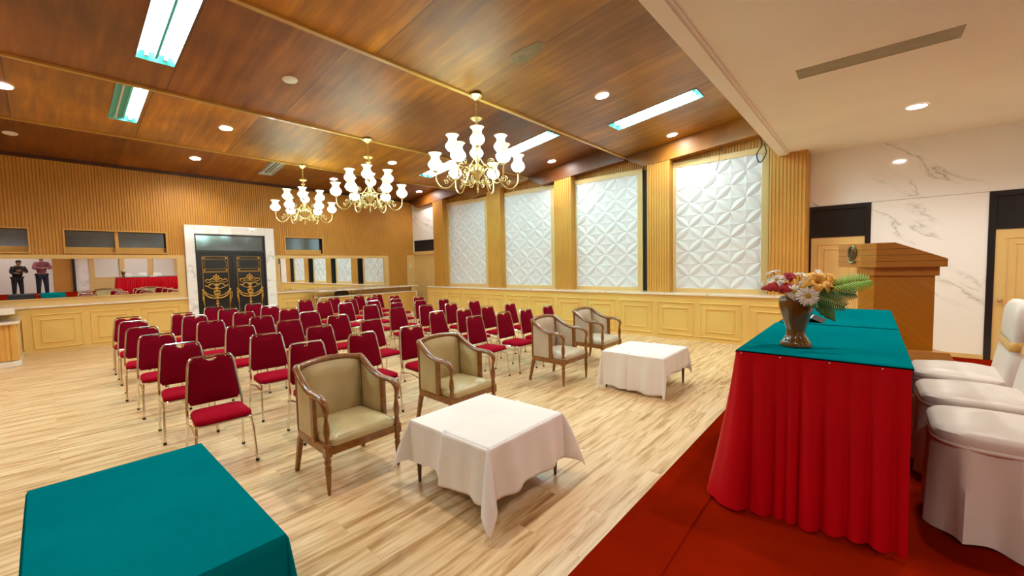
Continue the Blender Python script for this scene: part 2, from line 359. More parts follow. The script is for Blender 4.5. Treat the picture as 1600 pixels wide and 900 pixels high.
def pillow(mb, hx, hy, r, z0, z1, crown=0.02, edge=0.02, taper=None):
    # upholstered slab: rounded rectangle rings
    tp = taper or (lambda x, y: (x, y))
    rings = [(edge, z0), (0.004, z0 + edge * 0.6), (0, (z0 + z1) / 2), (0.004, z1 - edge * 0.6), (edge * 0.8, z1), (min(hx, hy) * 0.5, z1 + crown * 0.8), (min(hx, hy) * 0.85, z1 + crown)]
    vs = []; n = None
    for ins, z in rings:
        sx = (hx - ins) / hx; sy = (hy - ins) / hy
        pts = [(x * sx, y * sy) for x, y in rrect(hx, hy, r)]
        n = len(pts); vs += [(*tp(x, y), z) for x, y in pts]
    fs = [(i * n + k, i * n + (k + 1) % n, (i + 1) * n + (k + 1) % n, (i + 1) * n + k) for i in range(len(rings) - 1) for k in range(n)]
    fs += [tuple(range(n - 1, -1, -1)), tuple((len(rings) - 1) * n + k for k in range(n))]
    mb.add(vs, fs); return mb

# ------------------------------------------------------------------ camera (fitted to the room's vanishing points)
F, YAW, PIT, ROL, H = 638.26, 0.852125, 0.05609, -0.021645, 1.70
fw = Vector((math.sin(YAW) * math.cos(PIT), math.cos(YAW) * math.cos(PIT), -math.sin(PIT)))
rt = Vector((math.cos(YAW), -math.sin(YAW), 0)); up = rt.cross(fw)
r2 = math.cos(ROL) * rt + math.sin(ROL) * up; u2 = -math.sin(ROL) * rt + math.cos(ROL) * up
cam = bpy.data.cameras.new('camera'); co = bpy.data.objects.new('camera', cam); col.objects.link(co)
co.matrix_world = Matrix(((r2.x, u2.x, -fw.x, 0), (r2.y, u2.y, -fw.y, 0), (r2.z, u2.z, -fw.z, H), (0, 0, 0, 1)))
cam.sensor_width = 36; cam.lens = F * 36 / 1600; cam.clip_start = 0.05
sc.camera = co

# ------------------------------------------------------------------ room constants
XL, XR = -4.6, 9.95            # left wall, stage side wall on the right
YB, YF = -3.6, 13.46           # back wall behind the stage, far wall with the mirrors
ST = 0.50                      # stage height
YS = 0.857                     # stage front edge
BAYS = [4.54, 7.55, 10.5, 13.46]
ZL, SL = 4.24, 0.13
SOF = 3.72; YSOF = 1.34

struct(MB().box(XL, YB, -0.1, 10.3, 14.2, 0).build('floor', M['floor'], smooth=False))
def ceil_z(y):
    for k in BAYS:
        if y <= k: return ZL + SL * (k - y)
    return ZL
# sawtooth ceiling
mb = MB(); y0 = YSOF
prev = YSOF + 0.0
for k in BAYS:
    zl, zh = ZL, ZL + SL * (k - prev)
    yy = k + (0.05 if k == BAYS[-1] else 0)
    mb.add([(XL, prev, zh), (10.0, prev, zh), (10.0, k, zl), (XL, k, zl), (XL, prev, zh + .05), (10.0, prev, zh + .05), (10.0, k, zl + .05), (XL, k, zl + .05)],
           [(0, 1, 2, 3), (7, 6, 5, 4), (0, 4, 5, 1), (3, 2, 6, 7)])
    if k != BAYS[-1]:
        mb.add([(XL, k + .001, zl), (10.0, k + .001, zl), (10.0, k + .001, zl + SL * 3.02), (XL, k + .001, zl + SL * 3.02)], [(0, 1, 2, 3)])
    prev = k
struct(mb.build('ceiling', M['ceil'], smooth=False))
# battens along each low edge
for i, k in enumerate(BAYS[:3]):
    struct(MB().box(XL, k - 0.055, ZL - 0.022, 9.58, k + 0.01, ZL + 0.012).build('trim_%d' % (i + 1), M['batten'], smooth=False))
struct(MB().box(XL, YF - 0.09, ZL - 0.06, 9.4, YF - 0.02, ZL + 0.01).build('trim_4', M['darkwood'], smooth=False))
# stage soffit: flat cream ceiling with a lip and a vertical face up to the wood
mb = MB().box(XL, YB, SOF, XR + .05, YSOF, SOF + 0.08).box(XL, YSOF - 0.04, SOF, XR + .05, YSOF, 4.75)
struct(mb.build('ceiling_stage', M['soffit'], smooth=False))
struct(MB().box(XL, YSOF - 0.13, SOF - 0.045, 9.52, YSOF + 0.015, SOF).box(XL, YSOF - 0.16, SOF - 0.02, 9.52, YSOF - .13, SOF).build('trim_5', M['soffit'], smooth=False))

def ribs(mb, a0, a1, z0, z1f, plane, pitch=0.06, depth=0.02, axis='x', sign=1, groove=.34):
    """ribbed board between a0..a1; z1f = height or function of a; axis x: wall at y=plane facing -y ; axis y: wall at x=plane facing -x"""
    zf = z1f if callable(z1f) else (lambda a: z1f)
    prof = [(a0, 0)]; k = math.floor(a0 / pitch); p = pitch
    while k * p < a1:
        a = k * p
        prof += [(q, d) for q, d in ((a + p * .04, depth), (a + p * groove, depth), (a + p * (groove + .06), 0), (a + p * 0.98, 0)) if a0 < q < a1]
        k += 1
    prof.append((a1, 0))
    vs = []
    for a, d in prof:
        q = plane + sign * d
        z1 = zf(a)
        vs += [(a, q, z0), (a, q, z1)] if axis == 'x' else [(q, a, z0), (q, a, z1)]
    fs = [(2 * i, 2 * i + 2, 2 * i + 3, 2 * i + 1) for i in range(len(prof) - 1)]
    mb.add(vs, fs)
    return mb

# ---- far wall (faces -y)
holes = [(-0.95, -0.18), (0.35, 2.08), (4.90, 6.02)]
WZ0, WZ1 = 2.20, 2.69
mb = MB()
spans = [(XL, -0.95), (-0.18, 0.35), (2.08, 2.44), (4.55, 4.90), (6.02, 8.42)]
for a, b in spans: ribs(mb, a, b, 2.13, WZ1, YF - .025, pitch=.052, depth=.014, groove=.26)
ribs(mb, XL, 2.44, WZ1, 2.93, YF - .025, pitch=.052, depth=.014, groove=.26); ribs(mb, 4.55, 8.42, WZ1, 2.93, YF - .025, pitch=.052, depth=.014, groove=.26)
for a, b in holes: ribs(mb, a, b, 2.13, WZ0, YF - .025, pitch=.052, depth=.014, groove=.26)
ribs(mb, XL, 8.42, 2.93, ZL + .03, YF - .025, pitch=.052, depth=.014, groove=.26)
ribs(mb, 8.42, 9.22, 0, ZL + .03, YF - .025, pitch=.052, depth=.014, groove=.26)
struct(mb.build('wall_far', M['rib'], smooth=False))
# solid backing with openings so no light leaks
mb = MB()
mb.box(XL, YF, 0, -0.95, YF + .1, 4.6); mb.box(-0.95, YF, 0, 9.8, YF + .1, WZ0); mb.box(-0.95, YF, WZ1, 9.8, YF + .1, 4.6)
mb.box(-0.18, YF, WZ0, 0.35, YF + .1, WZ1); mb.box(2.08, YF, WZ0, 4.90, YF + .1, WZ1); mb.box(6.02, YF, WZ0, 9.8, YF + .1, WZ1)
struct(mb.build('wall_far_backing', M['tan'], smooth=False))
for i, (a, b) in enumerate(holes):
    mb = MB(); e = 0.03; y0, y1 = YF - 0.045, YF + .12
    mb.box(a - e, y0, WZ0 - e, b + e, y1, WZ0).box(a - e, y0, WZ1, b + e, y1, WZ1 + e).box(a - e, y0, WZ0, a, y1, WZ1).box(b, y0, WZ0, b + e, y1, WZ1)
    if b - a > 1.5: mb.box((a + b) / 2 - .06, YF + .02, WZ0, (a + b) / 2 + .0, y1, WZ1)
    w = struct(mb.build('window_%d' % (i + 1), M['rib_side'], smooth=False))
    MB().box(a, YF + .10, WZ0, b, YF + .115, WZ1).build('pane', M['winglass'], w, smooth=False)
    MB().box(a, YF + .075, WZ0, b, YF + .10, WZ0 + .12).build('sill_board', M['rib_side'], w, smooth=False)
# mirror boards (tan field around each mirror) + mirrors
def mirror_board(idx, x0, x1, m0, m1, z0, z1, mz0, mz1, tilt, label, cut=None):
    mb = MB(); y = YF - .05
    mb.box(x0, y, mz1, x1, YF, z1).box(x0, y, z0, x1, YF, mz0).box(x0, y, mz0, m0, YF, mz1).box(m1, y, mz0, x1, YF, mz1)
    o = struct(mb.build('trim_%d' % idx, M['tan'], smooth=False))
    t = thing('wall_mirror', label, 'mirror', ((m0 + m1) / 2, YF - .052, mz0))
    hw = (m1 - m0) / 2; hh = mz1 - mz0; dy = math.tan(tilt) * hh
    g = MB().add([(-hw, 0, 0), (hw, 0, 0), (hw, -dy, hh), (-hw, -dy, hh), (-hw, .02, 0), (hw, .02, 0), (hw, .02, hh), (-hw, .02, hh)],
                 [(0, 1, 2, 3), (7, 6, 5, 4), (0, 4, 5, 1), (1, 5, 6, 2), (2, 6, 7, 3), (3, 7, 4, 0)])
    g.build('mirror_glass', M['mirror'], t, smooth=False)
    f = MB().box(-hw - .025, -.012 - dy, -.025, hw + .025, 0.02, -.001).box(-hw - .025, -.012 - dy, hh, hw + .025, .02, hh + .025)
    f.box(-hw - .025, -.012 - dy, 0, -hw, .02, hh).box(hw, -.012 - dy, 0, hw + .025, .02, hh)
    f.build('frame', M['tan2'], t, smooth=False)
mirror_board(6, -3.9, 2.43, -3.6, 2.26, 1.04, 2.14, 1.20, 2.05, 0.0098, 'long frameless-looking wall mirror left of the gilded black double doors')
mirror_board(7, 4.56, 8.42, 4.66, 8.20, 1.03, 2.14, 1.08, 2.05, 0.0, 'long wall mirror right of the gilded black doors, above the counter')
# wainscot with nested mouldings
def moulding_rect(mb, to3, a0, a1, z0, z1, w=0.028, d=0.018):
    for (p, q, r, s_) in ((a0, a1, z0, z0 + w), (a0, a1, z1 - w, z1), (a0, a0 + w, z0 + w, z1 - w), (a1 - w, a1, z0 + w, z1 - w)):
        c = [to3(p, 0, r), to3(q, 0, r), to3(q, 0, s_), to3(p, 0, s_), to3(p + w * .3, d, r + w * .3), to3(q - w * .3, d, r + w * .3), to3(q - w * .3, d, s_ - w * .3), to3(p + w * .3, d, s_ - w * .3)]
        mb.add(c, [(4, 5, 6, 7), (0, 1, 5, 4), (1, 2, 6, 5), (2, 3, 7, 6), (3, 0, 4, 7)])
def wainscot_y(x0, x1, name, startx, pitch, w):
    mb = MB().box(x0, YF - .07, 0, x1, YF, 1.0)
    to3 = lambda a, d, z: (a, YF - .07 - d, z)
    k = startx
    while k + w < x1 - .02:
        if k > x0 - .01:
            moulding_rect(mb, to3, k, k + w, .11, .86); moulding_rect(mb, to3, k + .12, k + w - .12, .23, .745, w=.022)
        k += pitch
    return struct(mb.build(name, M['wains'], smooth=False))
wainscot_y(XL, 2.44, 'wall_far_wainscot', -0.225 - .87 * 4, 0.87, 0.75)
wainscot_y(4.55, 9.22, 'wall_far_wainscot_right', 4.70, 0.87, 0.75)
struct(MB().box(XL, YF - .12, 1.0, 2.44, YF, 1.04).build('trim_8', M['marble_ledge'], smooth=False, bevel=.006))
struct(MB().box(4.55, YF - .12, 1.0, 8.42, YF, 1.04).build('trim_9', M['marble_ledge'], smooth=False, bevel=.006))
struct(MB().box(XL, YF - .085, 0, 2.44, YF, .07).box(4.55, YF - .085, 0, 9.22, YF, .07).build('baseboard_far', M['tan'], smooth=False))
# marble portal + double door
struct(MB().box(2.44, YF - .14, 0, 2.645, YF, 2.93).box(4.31, YF - .14, 0, 4.55, YF, 2.93).box(2.645, YF - .14, 2.705, 4.31, YF, 2.93).build('trim_10', M['marble2'], smooth=False, bevel=.008))
d = struct(MB().box(2.645, YF - .10, 0, 2.68, YF, 2.705).box(4.275, YF - .10, 0, 4.31, YF, 2.705).box(2.68, YF - .10, 2.67, 4.275, YF, 2.705).box(2.68, YF - .10, 2.19, 4.275, YF, 2.27).build('door_1', M['black'], smooth=False))
MB().box(2.68, YF - .04, 2.27, 4.275, YF - .03, 2.67).build('transom_pane', M['winglass'], d, smooth=False)
def ornament(cx, cz, y):
    mb = MB()
    def C(pts, r, n=5): r *= .8; mb.tube([(cx + p[0], y - .012, cz + p[1]) for p in [tuple(q) for q in [(v.x, v.z) for v in spline([(a, 0, b) for a, b in pts], n)]]], r, 6)
    def B(x, z, rx, rz): mb.ball((cx + x, y - .004, cz + z), (rx * .8, .016, rz * .9), 10, 6)
    # crown of leaves
    B(0, .50, .03, .06); B(-.05, .47, .03, .045); B(.05, .47, .03, .045); B(0, .42, .045, .05); B(0, .36, .035, .035)
    for s in (-1, 1):
        C([(s * .03, .38), (s * .09, .43), (s * .15, .39), (s * .21, .41), (s * .25, .36)], .018)
        C([(s * .03, .33), (s * .10, .36), (s * .17, .32), (s * .24, .34)], .012)
        C([(s * .02, .22), (s * .08, .29), (s * .15, .27), (s * .20, .22), (s * .26, .25)], .02)
        C([(s * .05, .14), (s * .13, .17), (s * .19, .20)], .013)
        C([(s * .30, .10), (s * .24, -.02), (s * .14, -.09), (0, -.11)], .024)   # swag
        C([(s * .30, .12), (s * .22, .03), (s * .12, -.03), (0, -.05)], .014)
        B(s * .31, .12, .035, .04); B(s * .31, .02, .03, .07); B(s * .315, -.10, .028, .08); B(s * .30, -.20, .022, .05); B(s * .29, -.27, .014, .03)
        C([(s * .02, .10), (s * .06, .03), (s * .03, -.02)], .02)
        B(s * .05, .08, .04, .03)
    B(0, .25, .05, .05); B(0, .16, .07, .045); B(0, .09, .045, .05); B(0, -.01, .07, .04); B(0, -.09, .06, .035)
    B(0, -.18, .035, .045); B(0, -.26, .05, .04); B(0, -.34, .03, .05); B(0, -.42, .02, .04)
    return mb
for i, (a, b) in enumerate(((2.68, 3.477), (3.478, 4.275))):
    leaf = MB().box(a, YF - .075, .01, b, YF - .03, 2.19).build('door_leaf', M['black'], d, smooth=False, bevel=.004)
    cx = (a + b) / 2; y = YF - .078; hw = .29
    fr = MB()
    for (z0, z1) in ((.10, 1.68), (1.70, 2.10)):
        p = [(cx - hw, z0), (cx + hw, z0), (cx + hw, z1), (cx - hw, z1)]
        for j in range(4):
            q, r = p[j], p[(j + 1) % 4]; fr.tube([(q[0], y, q[1]), (r[0], y, r[1])], .007, 6)
    zc = 1.90; oc = [(-.2, .13), (.2, .13), (.25, .05), (.25, -.05), (.2, -.13), (-.2, -.13), (-.25, -.05), (-.25, .05)]
    fr.tube([(cx + q[0], y, zc + q[1]) for q in oc], .005, 6, closed=True)
    for sx in (-1, 1):
        for sz in (-1, 1): fr.ball((cx + sx * .25, y, zc + sz * .155), (.028, .008, .028), 8, 5)
    fr.build('gilt_frame', M['gold'], d)
    ornament(cx, 1.08, y).build('gilt_ornament', M['gold'], d)
hd = MB()
for sx in (-1, 1): hd.tube([(3.477 + sx * .06, YF - .12, .98), (3.477 + sx * .06, YF - .12, 1.14)], .009, 8); hd.box(3.477 + sx * .06 - .006, YF - .12, .99, 3.477 + sx * .06 + .006, YF - .074, 1.0); hd.box(3.477 + sx * .06 - .006, YF - .12, 1.12, 3.477 + sx * .06 + .006, YF - .074, 1.13)
hd.build('door_handle', M['brass'], d)

# ---- right-hand wall: niche with door, ribbed pilasters, white relief panels, wainscot
XN = 9.55
struct(MB().box(9.22, YF - .06, 0, XN, YF + .02, 2.16).build('trim_11', M['tan'], smooth=False))
ribs_top = MB(); ribs(ribs_top, 9.22, XN, 2.16, ZL + .03, YF - .025, pitch=.052, depth=.014, groove=.26); struct(ribs_top.build('wall_far_corner', M['rib'], smooth=False))
struct(MB().box(XN, 11.9, 2.72, XN + .1, YF + .1, 4.5).box(XN, 13.40, 2.3, XN + .1, YF + .1, 2.72).build('wall_right_niche', M['marble2'], smooth=False))
d = struct(MB().box(XN + .0, 11.9, 0, XN + .1, 12.0, 2.3).box(XN - .02, 11.9, 2.17, XN + .1, 13.46, 2.30).box(XN - .0, 13.40, 0, XN + .1, 13.46, 2.3).build('door_2', M['tan'], smooth=False))
MB().box(XN + .03, 11.95, 2.30, XN + .05, 13.40, 2.72).build('transom_pane', M['void'], d, smooth=False)
for a, b in ((12.0, 12.697), (12.703, 13.40)):
    mb = MB().box(XN + .02, a, .01, XN + .06, b, 2.17)
    moulding_rect(mb, lambda p, dd, z: (XN + .02 - dd, p, z), a + .12, b - .12, .15, 2.03, w=.02, d=.008)
    mb.build('door_leaf', M['tan'], d, smooth=False)
MB().tube([(XN + .02, 12.78, 1.02), (XN - .03, 12.78, 1.02), (XN - .035, 12.88, 1.02)], .01, 8).build('door_handle', M['brass'], d)
for k, z in enumerate((1.70, 1.80)):
    o = MB().box(9.30, YF - .075, z - .04, 9.42, YF - .06, z + .04).build('light_switch', M['white_plastic'], smooth=False, bevel=.004)
    MB().box(9.325, YF - .08, z - .02, 9.355, YF - .075, z + .02).box(9.365, YF - .08, z - .02, 9.395, YF - .075, z + .02).build('rocker', M['tan2'], o, smooth=False)
    tag(o, ('lower' if k == 0 else 'upper') + ' white switch plate on the tan jamb beside the far corner door', 'light switch', 'switch plates by the corner door')

XP, XW = 9.42, 9.74     # pilaster front, bay wall
XF = 9.60               # panel frame front
def ztop_right(y):
    for k in BAYS:
        if y <= k: return 3.93 + .085 * (k - y) + .03
    return 4.0
pil = [(11.99, 11.44), (9.24, 8.65), (6.61, 6.06), (3.97, 3.44), (1.50, 0.90)]
white = [(11.33, 9.52), (8.66, 6.87), (6.02, 4.28), (3.36, 1.66)]
for i, (a, b) in enumerate(pil):
    mb = MB(); zt = lambda y: ceil_z(y) + .05
    ribs(mb, b, a, 1.0, zt, XP, axis='y')
    mb.box(XP + .013, b, 1.0, XW + .2, a, 4.2)
    o = struct(mb.build('trim_%d' % (20 + i), M['rib'], smooth=False))
    if i < 4:   # dark cheek seen from the far side
        pass
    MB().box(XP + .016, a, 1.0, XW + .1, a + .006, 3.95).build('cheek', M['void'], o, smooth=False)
mb = MB(); ribs(mb, 0.92, 11.64, 1.0, lambda y: ceil_z(y) + .05, XW - .06, axis='y')
struct(mb.build('wall_right_ribbed', M['rib'], smooth=False))
struct(MB().box(XW, 0.92, 0, XW + .1, 12.24, 5.0).build('wall_right', M['tan'], smooth=False))
# dark recess strips beside panels
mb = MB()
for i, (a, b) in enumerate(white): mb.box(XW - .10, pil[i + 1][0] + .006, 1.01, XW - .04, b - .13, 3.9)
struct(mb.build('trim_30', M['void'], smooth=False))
# relief tile panel
def relief_mesh(w, h, nx, nz):
    tw, th = w / nx, h / nz; g = 16; mb = MB()
    for i in range(nx):
        for j in range(nz):
            fl = (i + j) % 2
            def put(u, v, h, i=i, j=j, fl=fl):
                uu = 1 - u if fl else u
                return (-h, -(i + uu) * tw, (j + v) * th)
            n = 12; A = [(math.sin(k * PI / 2 / n), 1 - math.cos(k * PI / 2 / n)) for k in range(n + 1)]; Bq = [(y, x) for x, y in A]
            Lo = [((2 * k / n, 0) if k <= n / 2 else (1, 2 * k / n - 1)) for k in range(n + 1)]; Up = [(y, x) for x, y in Lo]
            def strip(P, Q, hf, m):
                vs = []
                for b in range(m + 1):
                    w = b / m
                    for k in range(n + 1):
                        vs.append(put(P[k][0] + (Q[k][0] - P[k][0]) * w, P[k][1] + (Q[k][1] - P[k][1]) * w, hf(k / n, w)))
                fs = [(b * (n + 1) + k, b * (n + 1) + k + 1, (b + 1) * (n + 1) + k + 1, (b + 1) * (n + 1) + k) for b in range(m) for k in range(n)]
                mb.add(vs, fs)
            strip(A, Bq, lambda t, w: .012 + .022 * math.sin(PI * t) ** .6 * (1 - abs(2 * w - 1)), 4)
            edge = lambda t, w: .002 + .016 * w * (1 - abs(2 * t - 1)) + .004 * w
            strip(A, Lo, edge, 3); strip(Bq, Up, edge, 3)
            strip(A, A, lambda t, w: .002 + .010 * w, 1); strip(Bq, Bq, lambda t, w: .002 + .010 * w, 1)
    return mb.mesh('relief', M['white_panel'], True, 28)
relief = relief_mesh(1.74, 2.74, 6, 10)
names = ['nearest the far corner door', 'second from the far corner', 'third from the far corner', 'largest, nearest the stage']
for i, (a, b) in enumerate(white):
    t = thing('wall_panel', 'white petal-relief wall panel in tan frame, %s' % names[i], 'wall panel', (0, 0, 0), 0, 'white relief panels on the right wall')
    o = bpy.data.objects.new('relief_tiles', relief); col.objects.link(o); o.parent = t
    o.location = (XF + .03, a, 1.09); o.scale = (1, (a - b) / 1.74, 1)
    z0, z1 = 1.09, 3.83; fl = (pil[i][1] - a) - .005; frr = .125
    mb = MB().box(XF, b - frr, 1.005, XW - .03, a + fl, z0).box(XF, b - frr, z1, XW - .03, a + fl, z1 + .12).box(XF, a, z0, XW - .03, a + fl, z1).box(XF, b - frr, z0, XW - .03, b, z1)
    mb.build('panel_frame', M['tan2'], t, smooth=False, bevel=.004)
    MB().box(XF + .04, b, z0, XW - .06, a, z1).build('backing_board', M['white_panel'], t, smooth=False)
# wood fascia above
prev = YSOF
mb = MB()
for k in BAYS:
    def q(y): return (ZL + SL * (k - y) + .02, 3.93 + .085 * (k - y))
    (za, ba), (zb, bb) = q(prev), q(k - .0)
    m_ = k - .50; bm = 3.95
    P5 = [(prev, ba), (m_, bm), (k, 4.21), (k, zb), (prev, za)]
    mb.add([(XP - .01, y, z) for y, z in P5] + [(XW, y, z) for y, z in P5], [(0, 1, 2, 3, 4), (0, 5, 6, 1), (1, 6, 7, 2), (2, 7, 8, 3)])
    prev = k
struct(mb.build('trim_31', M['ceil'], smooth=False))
# wainscot right
XWN = 9.10
mb = MB().box(XWN, 0.92, 0, XW, 12.02, .965)
to3 = lambda a, d_, z: (XWN - d_, a, z)
k = 3.605
ys = [3.605 + .915 * j for j in range(-3, 10)]
for y in ys:
    if y > 12.0 or y - .8 < .9: continue
    moulding_rect(mb, to3, y - .80, y, .08, .82, w=.03); moulding_rect(mb, to3, y - .68, y - .12, .20, .70, w=.024)
struct(mb.build('wall_right_wainscot', M['wains'], smooth=False))
struct(MB().box(XWN - .035, 0.90, .965, XW, 12.05, 1.005).build('trim_32', M['marble_ledge'], smooth=False, bevel=.006))
struct(MB().box(XWN - .015, 0.92, 0, XW, 12.03, .05).build('baseboard_right', M['wains'], smooth=False))
# ---- stage side wall (marble) with two doors
d1a, d1b = 0.93, -0.01
d2a, d2b = -1.42, -2.45
mb = MB()
mb.box(XR, .9, 0, XR + .1, 1.4, 4); mb.box(XR, d1b, 2.70, XR + .1, .9, 3.9); mb.box(XR, d2a, 0, XR + .1, d1b, 3.9)
mb.box(XR, d2b, 2.68, XR + .1, d2a, 3.9); mb.box(XR, YB, 0, XR + .1, d2b, 3.9)
struct(mb.build('wall_stage_side', M['marble'], smooth=False))
for n, (a, b, la, lb) in enumerate(((d1a, d1b, .865, .07), (d2a, d2b, -1.50, -2.38))):
    dn = struct(MB().box(XR - .015, la, 0, XR + .08, a, 2.70).box(XR - .015, b, 0, XR + .08, lb, 2.70).box(XR - .015, lb, 2.10, XR + .08, la, 2.17).box(XR - .015, lb, 2.62, XR + .08, la, 2.70).build('door_%d' % (3 + n), M['black'], smooth=False))
    MB().box(XR + .02, lb, 2.17, XR + .03, la, 2.62).build('transom_pane', M['black'], dn, smooth=False)
    mb = MB().box(XR, lb, .01, XR + .05, la, 2.10)
    moulding_rect(mb, lambda p, dd, z: (XR - dd, p, z), lb + .10, la - .10, .12, 1.98, w=.035, d=.016)
    moulding_rect(mb, lambda p, dd, z: (XR - dd, p, z), lb + .20, la - .20, .22, 1.88, w=.03, d=.014)
    mb.build('door_leaf', M['tan'], dn, smooth=False)
    ky = la - .065
    MB().tube([(XR, ky, .97), (XR - .05, ky, .97)], .012, 10).ball((XR - .06, ky, .97), .028, 10, 7).build('door_knob', M['copper'], dn)
struct(MB().box(XR - .015, d2a, 0, XR, d1b, .08).build('baseboard_stage_side', M['tan'], smooth=False))
# ---- back wall behind the stage (seen in the mirror) and left wall
mb = MB().box(XL, YB - .1, 0, 10.05, YB, 4)
struct(mb.build('wall_stage_back', M['white_wall'], smooth=False))
mb = MB(); ribs(mb, 0.3, 0.95, ST, SOF, YB + .03, sign=-1); mb.box(.3, YB, ST, .95, YB + .02, SOF)
struct(mb.build('trim_40', M['rib'], smooth=False))
struct(MB().box(.95, YB, ST, 1.06, YB + .12, SOF).build('trim_41', M['black'], smooth=False))
struct(MB().box(1.06, YB, ST, 1.55, YB + .05, SOF).build('trim_42', M['marble2'], smooth=False))
mb = MB()
for k in range(5):
    a = 1.75 + k * 1.15
    mb.box(a - .2, YB, ST, a, YB + .08, SOF)
mb.box(1.55, YB, ST, 7.5, YB + .03, 1.2)
struct(mb.build('trim_43', M['tan'], smooth=False))
mb = MB(); ribs(mb, YB, 14, 0, 5, XL, axis='y', sign=-1); mb.box(XL - .1, YB, 0, XL - .02, 14, 5)
struct(mb.build('wall_left', M['rib'], smooth=False))

# ---- stage
st = MB().box(XL, YB, 0, 7.05, YS, ST)
struct(st.build('floor_stage', M['carpet'], smooth=False, bevel=.012))
struct(MB().tube([(x * .25 - 2, .585 + .004 * math.sin(x * 1.3), ST + .001) for x in range(0, 37)], .011, 8, b=.006).build('trim_44', M['carpet']))

# ------------------------------------------------------------------ left and right counters
def counter(x0, x1, yf, zt, zl, depth, label, backz=True):
    t = thing('counter', label, 'counter', (0, 0, 0))
    MB().box(x0 + .04, yf + .03, 0.10, x1 - .04, yf + .09, zl - .03).build('front_panel', M['fascia'] if not backz else M['rib_side'], t, smooth=False)
    mb = MB()
    mb.box(x0, yf, zl - .035, x1, yf + .38, zl); mb.box(x0, yf + .01, 0.10, x0 + .035, yf + .1, zl); mb.box(x1 - .035, yf + .01, .10, x1, yf + .1, zl)
    mb.build('lower_top', M['marble_ledge'], t, smooth=False, bevel=.004)
    MB().box(x0, yf - .01, 0, x1, yf + .1, .10).build('plinth', M['marble_ledge'], t, smooth=False, bevel=.004)
    MB().box(x0 - .02, yf - .03, zt - .035, x1 + .02, yf + depth, zt).build('upper_top', M['marble_ledge'], t, smooth=False, bevel=.004)
    for k in range(max(2, int((x1 - x0) / .75))):
        x = x0 + .02 + k * (x1 - x0 - .06) / (max(2, int((x1 - x0) / .75)) - 1); MB().box(x, yf + .30, zl, x + .02, yf + .34, zt - .035).build('shelf_support', M['tan'], t, smooth=False)
    mb = MB()
    mb.box(x0 + 1.35, yf + .34, 0, x1 - .02, yf + .36, zt - .035)
    mb.build('back_board', M['tan'], t, smooth=False)
    return t
t = counter(5.42, 8.95, 12.45, 1.045, .85, .75, 'long tan counter with white edging in front of the right wall mirror')
# open left part of the right counter front showing a dark seat back behind
lc = thing('bar_cabinet', 'ribbed bar cabinet with marble top at the left edge', 'counter', (0, 0, 0))
mb = MB(); ribs(mb, -3.0, -.48, .12, .80, 11.99, pitch=.07); mb.box(-3.0, 12.0, .12, -.40, 13.3, .80)
mb.build('cabinet_body', M['rib_side'], lc, smooth=False)
MB().prism([(-3.0, 11.93), (-.46, 11.93), (-.36, 12.06), (-.36, 13.35), (-3.0, 13.35)], 0, .11).build('plinth', M['marble_ledge'], lc, smooth=False, bevel=.005)
MB().prism([(-3.0, 11.92), (-.46, 11.92), (-.35, 12.05), (-.35, 13.37), (-3.0, 13.37)], .80, .85).build('lower_top', M['marble_ledge'], lc, smooth=False, bevel=.005)
MB().box(-3.0, 12.15, .85, -.62, 13.3, .98).build('riser', M['winglass'], lc, smooth=False)
MB().prism([(-3.0, 12.0), (-.52, 12.0), (-.40, 12.12), (-.40, 13.37), (-3.0, 13.37)], .98, 1.10).build('upper_top', M['marble_ledge'], lc, smooth=False, bevel=.005)
MB().box(-.42, 12.1, .11, -.385, 13.3, .80).build('side_panel', M['tan'], lc, smooth=False)

# ------------------------------------------------------------------ lights and fixtures
def bay_z(y): return ceil_z(y)
def fluor(x0, x1, y0, y1, on, label):
    w = x1 - x0; L = y1 - y0; zc = bay_z((y0 + y1) / 2)
    t = thing('fluorescent_fixture', label, 'ceiling light', ((x0 + x1) / 2, (y0 + y1) / 2, zc), 0, 'recessed fluorescent ceiling troughs')
    t.rotation_euler = (math.atan(-SL), 0, 0)
    mat = M['tray'] if any(on) else M['tray_off']  # cyan tube light is put into the enamel colour of lit trays
    hw, hl = w / 2, L / 2
    mb = MB().add([(-hw, -hl, -.012), (hw, -hl, -.012), (hw, hl, -.012), (-hw, hl, -.012), (-hw + .03, -hl + .05, .05), (hw - .03, -hl + .05, .05), (hw - .03, hl - .05, .05), (-hw + .03, hl - .05, .05)],
                  [(0, 1, 5, 4), (1, 2, 6, 5), (2, 3, 7, 6), (3, 0, 4, 7), (4, 5, 6, 7)])
    mb.box(-.012, -hl + .06, -.0, .012, hl - .06, .045)
    mb.build('reflector_tray', mat, t, smooth=False, solid=.004)
    for k, s in enumerate((-1, 1)):
        MB().tube([(s * hw * .5, -hl + .10, .018), (s * hw * .5, hl - .10, .018)], .016, 10).build('tube', M['tube_on'] if on[k] else M['tube_off'], t)
        for e in (-1, 1): MB().cbox((s * hw * .5, e * (hl - .08), .0215), (.036, .04, .047)).build('lamp_holder', M['white_plastic'], t, smooth=False)
    return t
